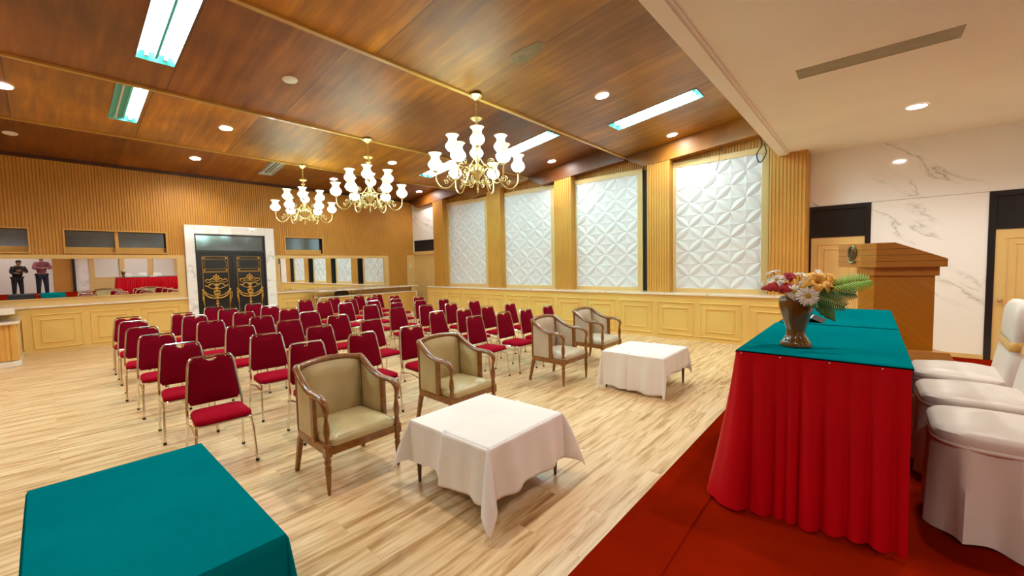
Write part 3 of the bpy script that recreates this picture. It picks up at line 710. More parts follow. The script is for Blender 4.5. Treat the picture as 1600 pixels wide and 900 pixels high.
# cut-free: trays stand just below the boards (the boards are opened by raising the tray lip)
FX = [(.88, 1.25, 5.25, 6.78, (1, 1), 'bright two-tube ceiling trough at the upper left of the view'),
      (.86, 1.22, 8.25, 9.74, (0, 1), 'smaller ceiling trough in the third bay with one tube lit'),
      (3.99, 4.35, 11.25, 12.63, (0, 0), 'unlit grey ceiling trough near the far wall above the farthest chandelier'),
      (7.24, 7.66, 2.2, 3.81, (1, 1), 'cyan-lit ceiling trough nearest the stage on the right'),
      (7.24, 7.66, 5.2, 6.79, (1, 1), 'cyan-lit ceiling trough to the right behind the nearest chandelier'),
      (7.24, 7.66, 8.25, 9.80, (1, 1), 'cyan-lit ceiling trough showing left of the nearest chandelier'),
      ]
for f in FX:
    t = fluor(*f)
# openings for the trays in the ceiling
cut = bpy.data.objects['ceiling']
def hole_ceiling():
    mb = MB(); prev = YSOF
    rects = [(f[0], f[1], f[2], f[3]) for f in FX]
    for k in BAYS:
        zz = lambda y: ZL + SL * (k - y)
        rs = [r for r in rects if r[3] <= k and r[2] >= prev]
        ys = sorted(set([prev, k] + [r[2] for r in rs] + [r[3] for r in rs]))
        xs = sorted(set([XL, 10.0] + [r[0] for r in rs] + [r[1] for r in rs]))
        for i in range(len(xs) - 1):
            for j in range(len(ys) - 1):
                cx, cy = (xs[i] + xs[i + 1]) / 2, (ys[j] + ys[j + 1]) / 2
                if any(r[0] < cx < r[1] and r[2] < cy < r[3] for r in rs): continue
                a, b, c, d_ = xs[i], xs[i + 1], ys[j], ys[j + 1]
                mb.add([(a, c, zz(c)), (b, c, zz(c)), (b, d_, zz(d_)), (a, d_, zz(d_))], [(0, 3, 2, 1)])
        if k != BAYS[-1]: mb.add([(XL, k, ZL), (10.0, k, ZL), (10.0, k, ZL + SL * 3.02), (XL, k, ZL + SL * 3.02)], [(0, 1, 2, 3)])
        prev = k
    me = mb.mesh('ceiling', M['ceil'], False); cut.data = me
hole_ceiling()
struct(MB().box(XL, YSOF - .1, 4.85, 10.05, 14, 4.95).build('ceiling_slab', M['void'], smooth=False))

LN = []
def light(kind, name, loc, energy, color=(1, 1, 1), size=0.1, rot=None, **kw):
    l = bpy.data.lights.new(name, kind); l.energy = energy; l.color = color; l.specular_factor = kw.get('spec', 1.0)
    if kind == 'AREA':
        l.shape = kw.get('shape', 'RECTANGLE'); l.size = size; l.size_y = kw.get('sy', size)
    else: l.shadow_soft_size = size
    if kind == 'SPOT': l.spot_size = kw.get('angle', 2.2); l.spot_blend = 0.6
    o = bpy.data.objects.new(name, l); col.objects.link(o); o.location = loc
    if rot: o.rotation_euler = rot
    return o
def downlight(x, y, z, label, on=True, tilt=True, energy=52):
    t = thing('downlight', label, 'ceiling light', (x, y, z), 0, 'round recessed downlights')
    if tilt: t.rotation_euler = (math.atan(-SL), 0, 0)
    MB().lathe([(.096, -.002), (.102, -.012), (.116, -.012), (.120, -.002)], seg=24, caps=False).build('trim_ring', M['white_plastic'], t)
    MB().lathe([(.0005, -.006), (.098, -.006)], seg=24, caps=False).build('lamp_disc', M['down_on'], t)
    light('SPOT', 'downlight_lamp', (x, y, z - .03), energy, (1.0, 0.94, 0.86), .07, angle=2.6)
zb = bay_z
DL = [(2.42, 9.22, 'round lit downlight right of the one-tube trough'), (2.53, 12.16, 'lit downlight closest to the far wall above the black doors'),
      (6.08, 3.30, 'large bright downlight between the nearest chandelier and the stage soffit'), (9.0, 3.23, 'lit downlight above the largest white wall panel'),
      (8.93, 6.33, 'lit downlight just right of the nearest chandelier'), (6.05, 9.29, 'lit downlight between the two farther chandeliers'),
      (9.0, 12.19, 'lit downlight in the far right corner above the first white panel'), (-.24, 9.29, 'lit downlight cut by the left picture edge'),
      (5.9, 12.2, 'lit downlight half hidden behind the middle chandelier'), (2.4, 3.3, 'lit downlight just beyond the top picture edge'), ]
for x, y, lb in DL: downlight(x, y, zb(y) , lb, energy=12 if (y > 11 and x > 5) or x > 8.5 else 48)
downlight(7.86, -.44, SOF, 'lone lit downlight in the cream stage ceiling', tilt=False, energy=45)
# further lamps of the same room, outside the frame
for x, y in ((-3.2, 3.3), (-3.2, 6.3), (-3.2, 9.3), (-3.2, 12.2), (-.3, 6.3)): light('SPOT', 'downlight_lamp', (x, y, zb(y) - .03), 60, (1.0, .93, .84), .07, angle=2.6)
for x, y in ((3.4, -.44), (-1.1, -.44), (3.4, -2.4), (-1.1, -2.4), (7.86, -2.4)): light('SPOT', 'downlight_lamp', (x, y, SOF - .03), 42, (1.0, .94, .87), .07, angle=2.6)
for x, y in ((2.46, 6.27), (-.27, 12.28)):
    t = thing('ceiling_speaker', ('round white unlit ceiling speaker beside the bright trough' if y < 8 else 'small white ceiling disc at the left edge near the far wall'), 'speaker', (x, y, zb(y)), 0, 'white ceiling discs')
    t.rotation_euler = (math.atan(-SL), 0, 0)
    MB().lathe([(.0005, -.014), (.085, -.014), (.098, -.009), (.102, .0)], seg=28, caps=False).build('grille', M['white_plastic'], t)
# recess slot in the stage ceiling
t = thing('recessed_slot', 'long narrow olive-grey recess in the cream stage ceiling', 'ceiling recess', (5.575, 0.02, SOF))
mb = MB().box(-.14, -.62, -.004, .14, -.60, .0).box(-.14, .60, -.004, .14, .62, .0).box(-.14, -.60, -.004, -.125, .60, 0).box(.125, -.60, -.004, .14, .60, 0)
mb.build('slot_rim', M['slotgrey'], t, smooth=False)
MB().box(-.125, -.6, -.002, .125, .6, -.0005).build('slot_bed', M['slotgrey'], t, smooth=False)
# faded patch on the ceiling
pts = [(4.21 + .28 * math.cos(a) * (1 + .2 * math.sin(3 * a)) * .45, 3.34 + .30 * math.sin(a) * (1 + .15 * math.cos(2 * a))) for a in [k * PI / 9 for k in range(18)]]
tag(MB().add([(x, y, zb(y) - .003) for x, y in pts], [tuple(range(18))]).build('repair_patch', M['stain'], smooth=False, solid=.002), 'greyish worn patch on the orange ceiling board above the nearest chandelier', 'ceiling patch')
# hanging black cable at the top of the right wall
tag(MB().tube(spline([(9.46, 1.66, 4.12), (9.44, 1.64, 3.95), (9.42, 1.72, 3.80), (9.42, 1.70, 3.66), (9.40, 1.64, 3.62), (9.41, 1.56, 3.78), (9.44, 1.60, 3.98)], 6), .011, 6).build('cable', M['rubber']),
    'loose black cable looping over the corner of the largest white panel', 'cable')
tag(MB().tube(spline([(9.46, 2.38, 4.2), (9.44, 2.40, 3.9), (9.42, 2.44, 3.66), (9.43, 2.47, 3.60)], 6), .004, 6).build('cable', M['rubber']),
    'thin wire dangling over the top edge of the largest white panel', 'cable')

# ------------------------------------------------------------------ chandeliers
def chandelier(loc, rz, label):
    t = thing('chandelier', label, 'chandelier', loc, rz, 'brass chandeliers')
    # origin at ceiling; z downwards negative
    MB().lathe([(.10, 0), (.10, -.012), (.075, -.035), (.035, -.06), (.012, -.075)], seg=20).build('canopy', M['brass'], t)
    ch = MB()
    for i in range(8):
        z = -.085 - i * .029; R = Matrix.Rotation((i % 2) * PI / 2, 3, 'Z')
        ch.tube([Vector((0, 0, z)) + R @ Vector((.012 * math.cos(a), 0, .019 * math.sin(a))) for a in [k * PI / 4 for k in range(8)]], .0035, 5, closed=True)
    ch.build('chain', M['brass'], t)
    prof = [(.004, -.30), (.012, -.31), (.05, -.325), (.085, -.335), (.09, -.345), (.06, -.365), (.018, -.385), (.016, -.42), (.045, -.43), (.05, -.445), (.03, -.465), (.014, -.48),
            (.013, -.56), (.014, -.75), (.022, -.80), (.035, -.82), (.022, -.85), (.018, -.88), (.035, -.91), (.04, -.95), (.022, -.98), (.022, -1.0), (.06, -1.03), (.095, -1.06), (.10, -1.10), (.085, -1.15), (.055, -1.19), (.03, -1.22), (.026, -1.26),
            (.04, -1.28), (.02, -1.31), (.012, -1.36), (.018, -1.38), (.004, -1.44)]
    MB().lathe(prof, seg=18).build('central_column', M['brass'], t)
    def shade_arm(ang, R_, zs, zl, big):
        ca, sa = math.cos(ang), math.sin(ang)
        P = lambda r, z: (r * ca, r * sa, z)
        pts = spline([P(.07, zl + .02), P(.16, zl + .12), P(.24, zl + .10), P(.31, zl - .03), P(R_ - .20, zl - .17), P(R_ - .09, zl - .18), P(R_ - .01, zl - .09), P(R_, zs)], 6) if big else \
              spline([P(.05, zl), P(.12, zl - .10), P(.22, zl - .12), P(R_ - .04, zl - .05), P(R_, zl + .04), P(R_, zs)], 6)
        MB().tube(pts, .010, 8).build('arm', M['brass'], t)
        # scroll on the arm
        sc_ = MB()
        c = P((.40 if big else .20), (zl - .02 if big else zl - .02))
        sp = []
        for k in range(20):
            a = k / 19 * 3.4 * PI; rr = .055 * (1 - k / 24)
            sp.append((c[0] + rr * math.cos(a) * ca, c[1] + rr * math.cos(a) * sa, c[2] - .02 + rr * math.sin(a)))
        sc_.tube(sp, .0065, 6)
        sc_.build('scroll', M['brass'], t)
        if big:
            sc_ = MB()
            c2 = P(.17, zl - .03); sp = []
            for k in range(20):
                a = PI + k / 19 * 3.2 * PI; rr = .075 * (1 - k / 24)
                sp.append((c2[0] + rr * math.cos(a) * ca, c2[1] + rr * math.cos(a) * sa, c2[2] - .05 + rr * math.sin(a)))
            sc_.tube(sp, .0065, 6); sc_.build('scroll', M['brass'], t)
            sp = []; c3 = P(.47, zl - .10)
            for k in range(14):
                a = .6 + k / 13 * 2.6 * PI; rr = .036 * (1 - k / 17)
                sp.append((c3[0] + rr * math.cos(a) * ca, c3[1] + rr * math.cos(a) * sa, c3[2] + rr * math.sin(a)))
            MB().tube(sp, .0055, 6).build('scroll', M['brass'], t)
        cx, cy = R_ * ca, R_ * sa
        MB().lathe([(.006, zs - .03), (.032, zs - .012), (.045, zs), (.02, zs + .008), (.02, zs + .03)], (cx, cy, 0), 14).build('lamp_cup', M['brass'], t)
        s = MB().lathe([(.035, zs + .012), (.072, zs + .03), (.100, zs + .075), (.102, zs + .10), (.090, zs + .13)], (cx, cy, 0), 18, caps=False,
                       flute=lambda a, z: 1 + .03 * math.cos(8 * a)).build('glass_shade', M['shade'], t)
        MB().lathe([(.090, zs + .13), (.070, zs + .165), (.060, zs + .19), (.064, zs + .215), (.080, zs + .24), (.099, zs + .258)], (cx, cy, 0), 24, caps=False, flute=lambda a, z: 1 + .03 * math.cos(12 * a)).build('shade_rim', M['shade_rim'], s)
    for k in range(6): shade_arm(math.radians(60 * k), .62, -1.12, -1.18, True)
    for k in range(4): shade_arm(math.radians(90 * k + 86), .36, -.84, -.93, False)
    return t
chandelier((4.37, 4.46, ZL - .01), math.radians(-41 + 2), 'nearest and largest brass chandelier with frosted glass shades')
chandelier((4.344, 7.50, ZL - .01), math.radians(-60 + 29), 'middle brass chandelier of the three, hanging from the second batten')
chandelier((4.30, 10.48, ZL - .01), math.radians(-22), 'farthest and smallest-looking brass chandelier, leftmost in the view')

# ------------------------------------------------------------------ banquet chairs
def banquet_chair():
    t = thing('banquet_chair', '', 'chair')
    tap = lambda x, y: (x * (1 - .06 * (y + .21) / .42), y)
    MB_ = MB(); pillow(MB_, .208, .205, .07, .412, .470, .020, .022, tap); MB_.v = [(x, y - .03, z) for x, y, z in MB_.v]
    MB_.build('seat', M['redseat'], t)
    # frame around seat
    sf = MB(); pts = [(tap(x, y)[0], tap(x, y)[1] - .03, .413) for x, y in rrect(.20, .20, .05, 3)]
    sf.tube(pts, .0105, 6, closed=True); sf.box(-.17, -.15, .405, .17, .10, .425)
    sf.build('seat_frame', M['chrome'], t)
    # backrest: tapered pad with a dip in the top edge, leaning back
    lean = lambda z: .185 + (z - .45) * .19
    def out(s):  # outline, param -> (x,z)
        pass
    z0, z1 = .50, .895
    nu, nv = 14, 12
    def half(z): 
        u = (z - z0) / (z1 - z0); w = .198 - .042 * u
        if u > .9: w -= .035 * ((u - .9) / .1) ** 2
        if u < .06: w -= .02 * ((.06 - u) / .06) ** 2
        return w
    def surf(side):
        def fn(a, b):
            x = (a * 2 - 1); z = z0 + b * (z1 - z0); w = half(z)
            dip = .026 * math.exp(-(x / .30) ** 4) * max(0, (b - .8) / .2) ** 1.5
            bul = .020 * (1 - abs(x) ** 4) * (1 - abs(2 * b - 1) ** 6) + .010
            return (x * w, lean(z) - side * bul, z - dip)
        return fn
    bk = MB(); bk.grid(nu, nv, surf(1)); bk.grid(nu, nv, surf(-1))
    # rim closing both faces
    def rim(idx):
        A = [surf(1)(*p) for p in idx]; B = [surf(-1)(*p) for p in idx]; n = len(idx)
        bk.add(A + B, [(i, i + 1, n + i + 1, n + i) for i in range(n - 1)])
    rim([(i / nu, 0) for i in range(nu + 1)]); rim([(i / nu, 1) for i in range(nu + 1)]); rim([(0, j / nv) for j in range(nv + 1)]); rim([(1, j / nv) for j in range(nv + 1)])
    bk.build('backrest', M['redfab'], t)
    p = []
    for s in (-1, 1):
        leg = [(s * .208, lean(.40), .40), (s * .206, lean(.52), .52), (s * .190, lean(.70), .70), (s * .173, lean(.86), .85), (s * .152, lean(.90), .902), (s * .115, lean(.92), .915)]
        p = p + leg if s == -1 else p + leg[::-1]
    MB().tube(spline(p, 3), .0115, 7).tube([(-.06, lean(.92) - .001, .913), (.06, lean(.92) - .001, .913)], .007, 6).build('back_frame', M['chrome'], t)
    for s in (-1, 1):
        l = MB().tube([(s * .195, -.185, .415), (s * .205, -.215, .30), (s * .215, -.245, .015)], .011, 7).build('leg', M['chrome'], t)
        MB().lathe([(.013, 0), (.0145, .004), (.0135, .025)], (s * .2155, -.246, 0), 8).build('foot_cap', M['rubber'], l)
        l = MB().tube([(s * .208, lean(.40), .41), (s * .213, .215, .28), (s * .218, .265, .015)], .011, 7).build('leg', M['chrome'], t)
        MB().lathe([(.013, 0), (.0145, .004), (.0135, .025)], (s * .2185, .267, 0), 8).build('foot_cap', M['rubber'], l)
        MB().tube([(s * .206, -.222, .345), (s * .208, -.02, .372), (s * .212, .205, .34)], .008, 6).build('side_brace', M['chrome'], t)
    return t
tops = [ # column, row, x, y of the back top
 (0,0,.966,4.613),(0,1,.926,5.688),(0,2,.894,6.806),(0,3,.869,7.879),(0,4,.907,9.0),(0,5,.928,9.98),
 (1,0,1.806,4.57),(1,1,1.753,5.593),(1,2,1.776,6.737),(1,3,1.678,7.816),(1,4,1.706,9.05),(1,5,1.697,9.909),
 (2,0,2.488,4.62),(2,1,2.454,5.688),(2,2,2.435,6.76),(2,3,2.384,7.801),(2,4,2.444,8.91),(2,5,2.465,9.965),(2,6,2.418,10.878),
 (3,0,3.158,4.57),(3,1,3.23,5.68),(3,2,3.195,6.731),(3,3,3.185,7.772),(3,4,3.234,8.909),(3,5,3.207,9.908),(3,6,3.199,10.93),
 (4,0,4.388,4.621),(4,1,4.497,5.672),(4,2,4.493,6.903),(4,3,4.487,7.867),(4,4,4.497,8.963),(4,5,4.474,10.024),(4,6,4.411,10.941),
 (5,0,5.023,4.59),(5,1,5.011,5.559),(5,2,5.119,6.823),(5,3,5.134,7.893),(5,4,5.139,8.886),(5,5,5.149,10.025),(5,6,5.174,10.979),
 (6,0,5.598,4.575),(6,1,5.618,5.55),(6,2,5.669,6.668),(6,3,5.815,7.941),(6,4,5.78,8.929),(6,5,5.809,10.107),(6,6,5.923,11.025),
 (7,0,6.287,4.586),(7,1,6.296,5.551),(7,2,6.367,6.712),(7,3,6.399,7.807),(7,4,6.51,8.987),(7,5,6.519,10.135),(7,6,6.516,11.034)]
ROWS = ['front row', 'second row', 'third row', 'fourth row', 'fifth row', 'sixth row', 'back row']
ORD = ['first', 'second', 'third', 'fourth', 'fifth', 'sixth', 'seventh', 'eighth']
proto = banquet_chair()
cols_in = {r: sorted(c for c, rr, _, _ in tops if rr == r) for r in range(7)}
for i, (c, r, x, y) in enumerate(tops):
    o = proto if i == 0 else copy_tree(proto)
    o.location = (x, y - .262, 0); o.rotation_euler = (0, 0, rnd.uniform(-.05, .05) + (-.04 if c < 4 else .06))
    n = cols_in[r].index(c); L = cols_in[r]
    pos = 'leftmost' if n == 0 else 'rightmost' if n == len(L) - 1 else ORD[n] + ' from the left'
    o['label'] = 'burgundy padded chair with chrome frame, %s, %s of that row' % (ROWS[r], pos)
    o['group'] = 'rows of burgundy banquet chairs'
# dark seat back behind the counter
t = thing('office_chair', 'dark brown seat back behind the counter by the far mirror', 'chair', (6.35, 12.95, 0), 0)
mb = MB(); pillow(mb, .24, .2, .08, -.03, .03, .01, .015); mb.v = [(x, z, y + .78) for x, y, z in mb.v]; mb.build('backrest', M['darkwood'], t)
mb = MB(); pillow(mb, .23, .22, .08, .42, .48, .01, .02); mb.v = [(x, y - .2, z) for x, y, z in mb.v]; mb.build('seat', M['darkwood'], t)
for sx in (-1, 1):
    for sy in (-.38, .0): MB().tube([(sx * .19, sy, .43), (sx * .20, sy, 0)], .014, 8).build('leg', M['darkwood'], t)
for sx in (-1, 1): MB().tube([(sx * .17, 0.02, .43), (sx * .17, 0.02, .70)], .014, 8).build('back_post', M['darkwood'], t)

# ------------------------------------------------------------------ armchairs
def armchair(loc, rz, label, lea):
    t = thing('armchair', label, 'armchair', loc, rz, 'wood-framed armchairs facing the stage')
    # seat rail
    mb = MB(); T = lambda y: .315 - .02 * (y + .3) / .6
    mb.add([(-.315, -.30, .30), (.315, -.30, .30), (.295, .27, .30), (-.295, .27, .30), (-.315, -.30, .365), (.315, -.30, .365), (.295, .27, .365), (-.295, .27, .365),
            (-.27, -.255, .30), (.27, -.255, .30), (.255, .23, .30), (-.255, .23, .30), (-.27, -.255, .365), (.27, -.255, .365), (.255, .23, .365), (-.255, .23, .365)],
           [(0, 1, 5, 4), (1, 2, 6, 5), (2, 3, 7, 6), (3, 0, 4, 7), (9, 8, 12, 13), (10, 9, 13, 14), (11, 10, 14, 15), (8, 11, 15, 12),
            (4, 5, 13, 12), (5, 6, 14, 13), (6, 7, 15, 14), (7, 4, 12, 15), (1, 0, 8, 9), (2, 1, 9, 10), (3, 2, 10, 11), (0, 3, 11, 8)])
    mb.build('seat_rail', M['wood'], t, smooth=False, bevel=.006)
    mb = MB(); pillow(mb, .285, .272, .05, .345, .435, .045, .035); mb.v = [(x, y - .035, z) for x, y, z in mb.v]
    mb.build('seat_cushion', lea, t)
    for s in (-1, 1):
        # front legs (turned) and the post above
        MB().lathe([(.010, 0), (.012, .01), (.021, .16), (.024, .21), (.018, .23), (.025, .245), (.025, .262), (.019, .275), (.026, .29), (.027, .30)], (s * .30, -.285, 0), 14).build('leg', M['wood'], t)
        MB().lathe([(.026, .365), (.026, .385), (.018, .395), (.024, .405), (.017, .42), (.024, .47), (.026, .50), (.021, .54), (.014, .575), (.013, .60)], (s * .30, -.285, 0), 14).cbox((s * .30, -.285, .3325), (.052, .052, .075)).build('arm_post', M['wood'], t)
        # rear legs
        mb = MB(); z0, z1 = 0, .31
        mb.add([(s * .30 - .016, .295, 0), (s * .30 + .016, .295, 0), (s * .30 + .016, .325, 0), (s * .30 - .016, .325, 0), (s * .28 - .02, .225, z1), (s * .28 + .02, .225, z1), (s * .28 + .02, .27, z1), (s * .28 - .02, .27, z1)],
               [(3, 2, 1, 0), (4, 5, 6, 7), (0, 1, 5, 4), (1, 2, 6, 5), (2, 3, 7, 6), (3, 0, 4, 7)])
        mb.build('leg', M['wood'], t, smooth=False, bevel=.004)
        MB().cbox((s * .302, -.075, .545), (.032, .055, .375)).build('arm_upright', M['wood'], t, smooth=False, bevel=.005)
        # side pad following the top rail
        def zt(y): return .728 + .125 * max(0, (y + .06) / .31) ** 1.3
        mb = MB()
        def inner(a, b):
            y = -.06 + a * .30; z = .37 + b * (zt(y) - .39)
            return (s * (.300 - .012 * (a) - .010 - .032 * (1 - abs(2 * a - 1) ** 4) * (1 - abs(2 * b - 1) ** 6)), y, z)
        def outer(a, b):
            y = -.06 + a * .30; z = .37 + b * (zt(y) - .39)
            return (s * (.306 - .012 * a + .010 * (1 - abs(2 * a - 1) ** 4) * (1 - abs(2 * b - 1) ** 6)), y, z)
        mb.grid(8, 8, inner); mb.grid(8, 8, outer)
        def rim(idx):
            A = [inner(*p) for p in idx]; B = [outer(*p) for p in idx]; n = len(idx)
            mb.add(A + B, [(i, i + 1, n + i + 1, n + i) for i in range(n - 1)])
        rim([(i / 8, 0) for i in range(9)]); rim([(i / 8, 1) for i in range(9)]); rim([(0, i / 8) for i in range(9)]); rim([(1, i / 8) for i in range(9)])
        mb.build('side_pad', lea, t)
        # scrolled arm joining post and top rail
    half = [(.30, -.285, .60), (.303, -.297, .645), (.306, -.285, .69), (.307, -.24, .722), (.307, -.17, .732), (.305, -.08, .733), (.302, .0, .745), (.298, .08, .775), (.294, .16, .82), (.290, .225, .858), (.283, .265, .880)]
    back = [(.255, .278, .878), (.19, .285, .890), (.10, .292, .902), (0, .295, .906)]
    path = [Vector(p) for p in half + back]; path += [Vector((-p.x, p.y, p.z)) for p in reversed(path[:-1])]
    sp = spline(path, 4)
    w = [.017 + .013 * min(1, i / 10, (len(sp) - 1 - i) / 10) for i in range(len(sp))]
    MB().tube(sp, w, 10, b=[x * (.80 + .25 * min(1, max(0, (p_.z - .80) / .08))) for x, p_ in zip(w, sp)]).ball((.286, .262, .893), (.022, .022, .018)).ball((-.286, .262, .893), (.022, .022, .018)).build('top_rail', M['wood'], t)
    # back pad
    mb = MB()
    def fr(a, b):
        x = a * 2 - 1; z = .37 + b * (.50 + .022 * (1 - x * x)); lean = .238 + .035 * b
        return (x * .275, lean - .012 - .035 * (1 - abs(x) ** 6) * (1 - abs(2 * b - 1) ** 6), z)
    def bkf(a, b):
        x = a * 2 - 1; z = .37 + b * (.50 + .022 * (1 - x * x)); lean = .238 + .035 * b
        return (x * .285, lean + .014 + .006 * (1 - x * x), z)
    mb.grid(12, 10, fr); mb.grid(12, 10, bkf)
    def rim2(idx):
        A = [fr(*p) for p in idx]; B = [bkf(*p) for p in idx]; n = len(idx)
        mb.add(A + B, [(i, i + 1, n + i + 1, n + i) for i in range(n - 1)])
    rim2([(i / 12, 0) for i in range(13)]); rim2([(i / 12, 1) for i in range(13)]); rim2([(0, i / 10) for i in range(11)]); rim2([(1, i / 10) for i in range(11)])
    mb.build('back_pad', lea, t)
    for s in (-1, 1): MB().tube([(s * .285, .262, .36), (s * .285, .262, .875)], .014, 8).build('back_post', M['wood'], t)
    return t
armchair((1.62, 3.31, 0), .0, 'olive vinyl armchair with wood frame, nearest and leftmost of four', M['leather'])
armchair((2.93, 3.42, 0), .0, 'olive vinyl armchair with wood frame, behind the nearer white-clothed table', M['leather'])
armchair((4.95, 3.44, 0), .0, 'taupe vinyl armchair with wood frame, third from the left', M['leather2'])
armchair((6.22, 3.53, 0), .0, 'taupe vinyl armchair with wood frame, rightmost, farthest of four', M['leather2'])

# ------------------------------------------------------------------ tables and cloths
def drape(cx, cy, hx, hy, z, ov, nu=60, nv=60, flare=.10, seed=0, srange=None, trange=None, off=0.0, floor=0.006, corner=.42, folds=.016, wav=16):
    """ov = (x-, x+, y-, y+) overhangs"""
    # top surface, then a hanging band that follows the rim; at the corners the cloth fans out to a drooping point
    y1 = trange[1] if trange else None
    mb = MB()
    topy = hy if y1 is None else y1
    mb.grid(24, 24, lambda a, b: (cx - hx + 2 * hx * a, cy - hy + (topy + hy) * b, z + off + (.009 * max(0, (b - .93) / .07) if y1 is not None else 0)))
    oxm, oxp, oym, oyp = ov
    U = []   # (px, py, dir angle, length)
    def side(p, q, ang, L, n=40):
        for k in range(n + 1):
            t_ = k / n; U.append((p[0] + (q[0] - p[0]) * t_, p[1] + (q[1] - p[1]) * t_, ang, L, 0.0))
    def corner_(p, a0, Lx, Ly, n=22):
        for k in range(1, n):
            a = a0 + PI / 2 * k / n; c, s_ = abs(math.cos(a)), abs(math.sin(a))
            U.append((p[0], p[1], a, min(Lx / max(c, 1e-4), Ly / max(s_, 1e-4)), math.sin(PI * k / n)))
    # from the left rear end, along -x side, corner, -y side, corner, +x side, (corner, +y side, corner)
    side((-hx, topy), (-hx, -hy), PI, oxm); corner_((-hx, -hy), PI, oxm, oym)
    side((-hx, -hy), (hx, -hy), 1.5 * PI, oym); corner_((hx, -hy), 1.5 * PI, oxp, oym)
    side((hx, -hy), (hx, topy), 0, oxp)
    if y1 is None:
        corner_((hx, hy), 0, oxp, oyp); side((hx, hy), (-hx, hy), PI / 2, oyp); corner_((-hx, hy), PI / 2, oxm, oyp)
    nV = 22; vs = []; n = len(U); acc = 0; prevp = None
    S = []
    for (px, py, a, L, w_) in U:
        if prevp: acc += math.hypot(px - prevp[0], py - prevp[1]) + (.006 if w_ > 0 else 0)
        prevp = (px, py); S.append(acc)
    hem = [1 + .02 * math.sin(q * 17 + seed) for q in S]
    for j in range(nV + 1):
        v = (j / nV) ** 1.15
        for i, (px, py, a, L, w_) in enumerate(U):
            l = L * v * (hem[i] if w_ == 0 else 1)
            # near a corner the side panels swing out a little to meet the fan
            dc = min(abs(abs(px) - hx) if abs(math.sin(a)) > .5 and w_ == 0 else 9, abs(abs(py) - hy) if abs(math.cos(a)) > .5 and w_ == 0 else 9)
            near = math.exp(-(dc / .07) ** 2) if w_ == 0 else 1
            f = folds * (math.sin(S[i] * wav + seed) + .6 * math.sin(S[i] * wav * 1.9 + seed * 2.1)) * min(1, l / .2) * (1 - near)
            cone = corner * (w_ ** .8) * l * (1 - .25 * v)
            r = .006 * min(1, l / .01) + flare * l + f + off + cone - .10 * l * near * (1 - w_) * (0 if w_ > 0 else 1) * .3
            r = max(.004 + off, r) * min(1, l / .012)
            drop = math.sqrt(max(0, l * l - min(.8 * l, max(0, r - off - .006)) ** 2))
            zz = z + off - drop
            if zz < floor: r += (floor - zz) * .5; zz = floor
            vs.append((cx + px + math.cos(a) * r, cy + py + math.sin(a) * r, zz))
    closed = y1 is None; m_ = n if closed else n - 1
    fs = [(j * n + i, j * n + (i + 1) % n, (j + 1) * n + (i + 1) % n, (j + 1) * n + i) for j in range(nV) for i in range(m_)]
    mb.add(vs, fs); return mb
def coffee_table(x0, x1, y0, y1, z, label):
    t = thing('coffee_table', label, 'table', ((x0 + x1) / 2, (y0 + y1) / 2, 0), 0, 'low tables under white cloths')
    hx, hy = (x1 - x0) / 2, (y1 - y0) / 2
    MB().box(-hx + .006, -hy + .006, z - .04, hx - .006, hy - .006, z - .006).build('tabletop', M['darkwood'], t, smooth=False, bevel=.004)
    MB().box(-hx + .05, -hy + .05, z - .10, hx - .05, hy - .05, z - .04).build('apron', M['darkwood'], t, smooth=False)
    for sx in (-1, 1):
        for sy in (-1, 1):
            MB().lathe([(.010, 0), (.012, .01), (.020, .2), (.024, .25), (.018, .27), (.025, .285), (.025, z - .04)], (sx * (hx - .04), sy * (hy - .04), 0), 12).build('leg', M['darkwood'], t)
    return t
coffee_table(1.83, 2.67, 1.84, 2.69, .50, 'dark-legged low table under the nearer white cloth, beside the left armchairs')
coffee_table(4.97, 5.84, 1.89, 2.73, .50, 'dark-legged low table under the farther white cloth, near the right wall')
c = drape(2.25, 2.265, .42, .425, .503, (.31, .31, .33, .33), seed=1.0, nu=72, nv=72, flare=.05).build('tablecloth', M['linen'])
tag(c, 'creased white linen cloth over the nearer low table, corners drooping', 'tablecloth', 'white cloths on the low tables')
drape(2.25, 2.265, .42, .425, .503, (.37, .33, .36, .36), seed=1.0, nu=72, nv=40, flare=.065, trange=(-.425 - .36, .03), off=.005).build('folded_layer', M['linen'], c, solid=.003)
c = drape(5.405, 2.31, .435, .42, .503, (.46, .30, .26, .30), seed=3.0, nu=72, nv=72, flare=.03, folds=.014, corner=.18).build('tablecloth', M['linen'])
tag(c, 'white linen cloth over the farther low table, hanging almost to the floor', 'tablecloth', 'white cloths on the low tables')
drape(5.405, 2.31, .435, .42, .503, (.485, .28, .24, .3), seed=3.0, nu=72, nv=40, flare=.035, folds=.014, corner=.18, trange=(-.42 - .24, .05), off=.007).build('folded_layer', M['linen'], c, solid=.003)

def long_table(x0, x1, y0, y1, z0, z, label, grp=None):
    t = thing('folding_table', label, 'table', ((x0 + x1) / 2, (y0 + y1) / 2, z0), 0, grp)
    hx, hy = (x1 - x0) / 2, (y1 - y0) / 2
    MB().box(-hx + .004, -hy + .004, z - .035, hx - .004, hy - .004, z - .004).build('tabletop', M['darkwood'], t, smooth=False, bevel=.004)
    for sx in (-1, 1):
        for sy in (-1, 1): MB().tube([(sx * (hx - .08), sy * (hy - .06), z - .035), (sx * (hx - .06), sy * (hy - .06), 0)], .014, 8).build('leg', M['chrome'], t)
    return t
long_table(-.10, .52, 1.56, 2.77, 0, .75, 'table hidden under the large teal cloth, lower left')
c = drape(.21, 2.165, .31, .605, .753, (.60, .60, .60, .60), nu=60, nv=80, seed=2.0, flare=.055, folds=.006, wav=6, corner=.10).build('tablecloth', M['teal'])
tag(c, 'plain teal cloth covering the table at the lower left corner', 'tablecloth')
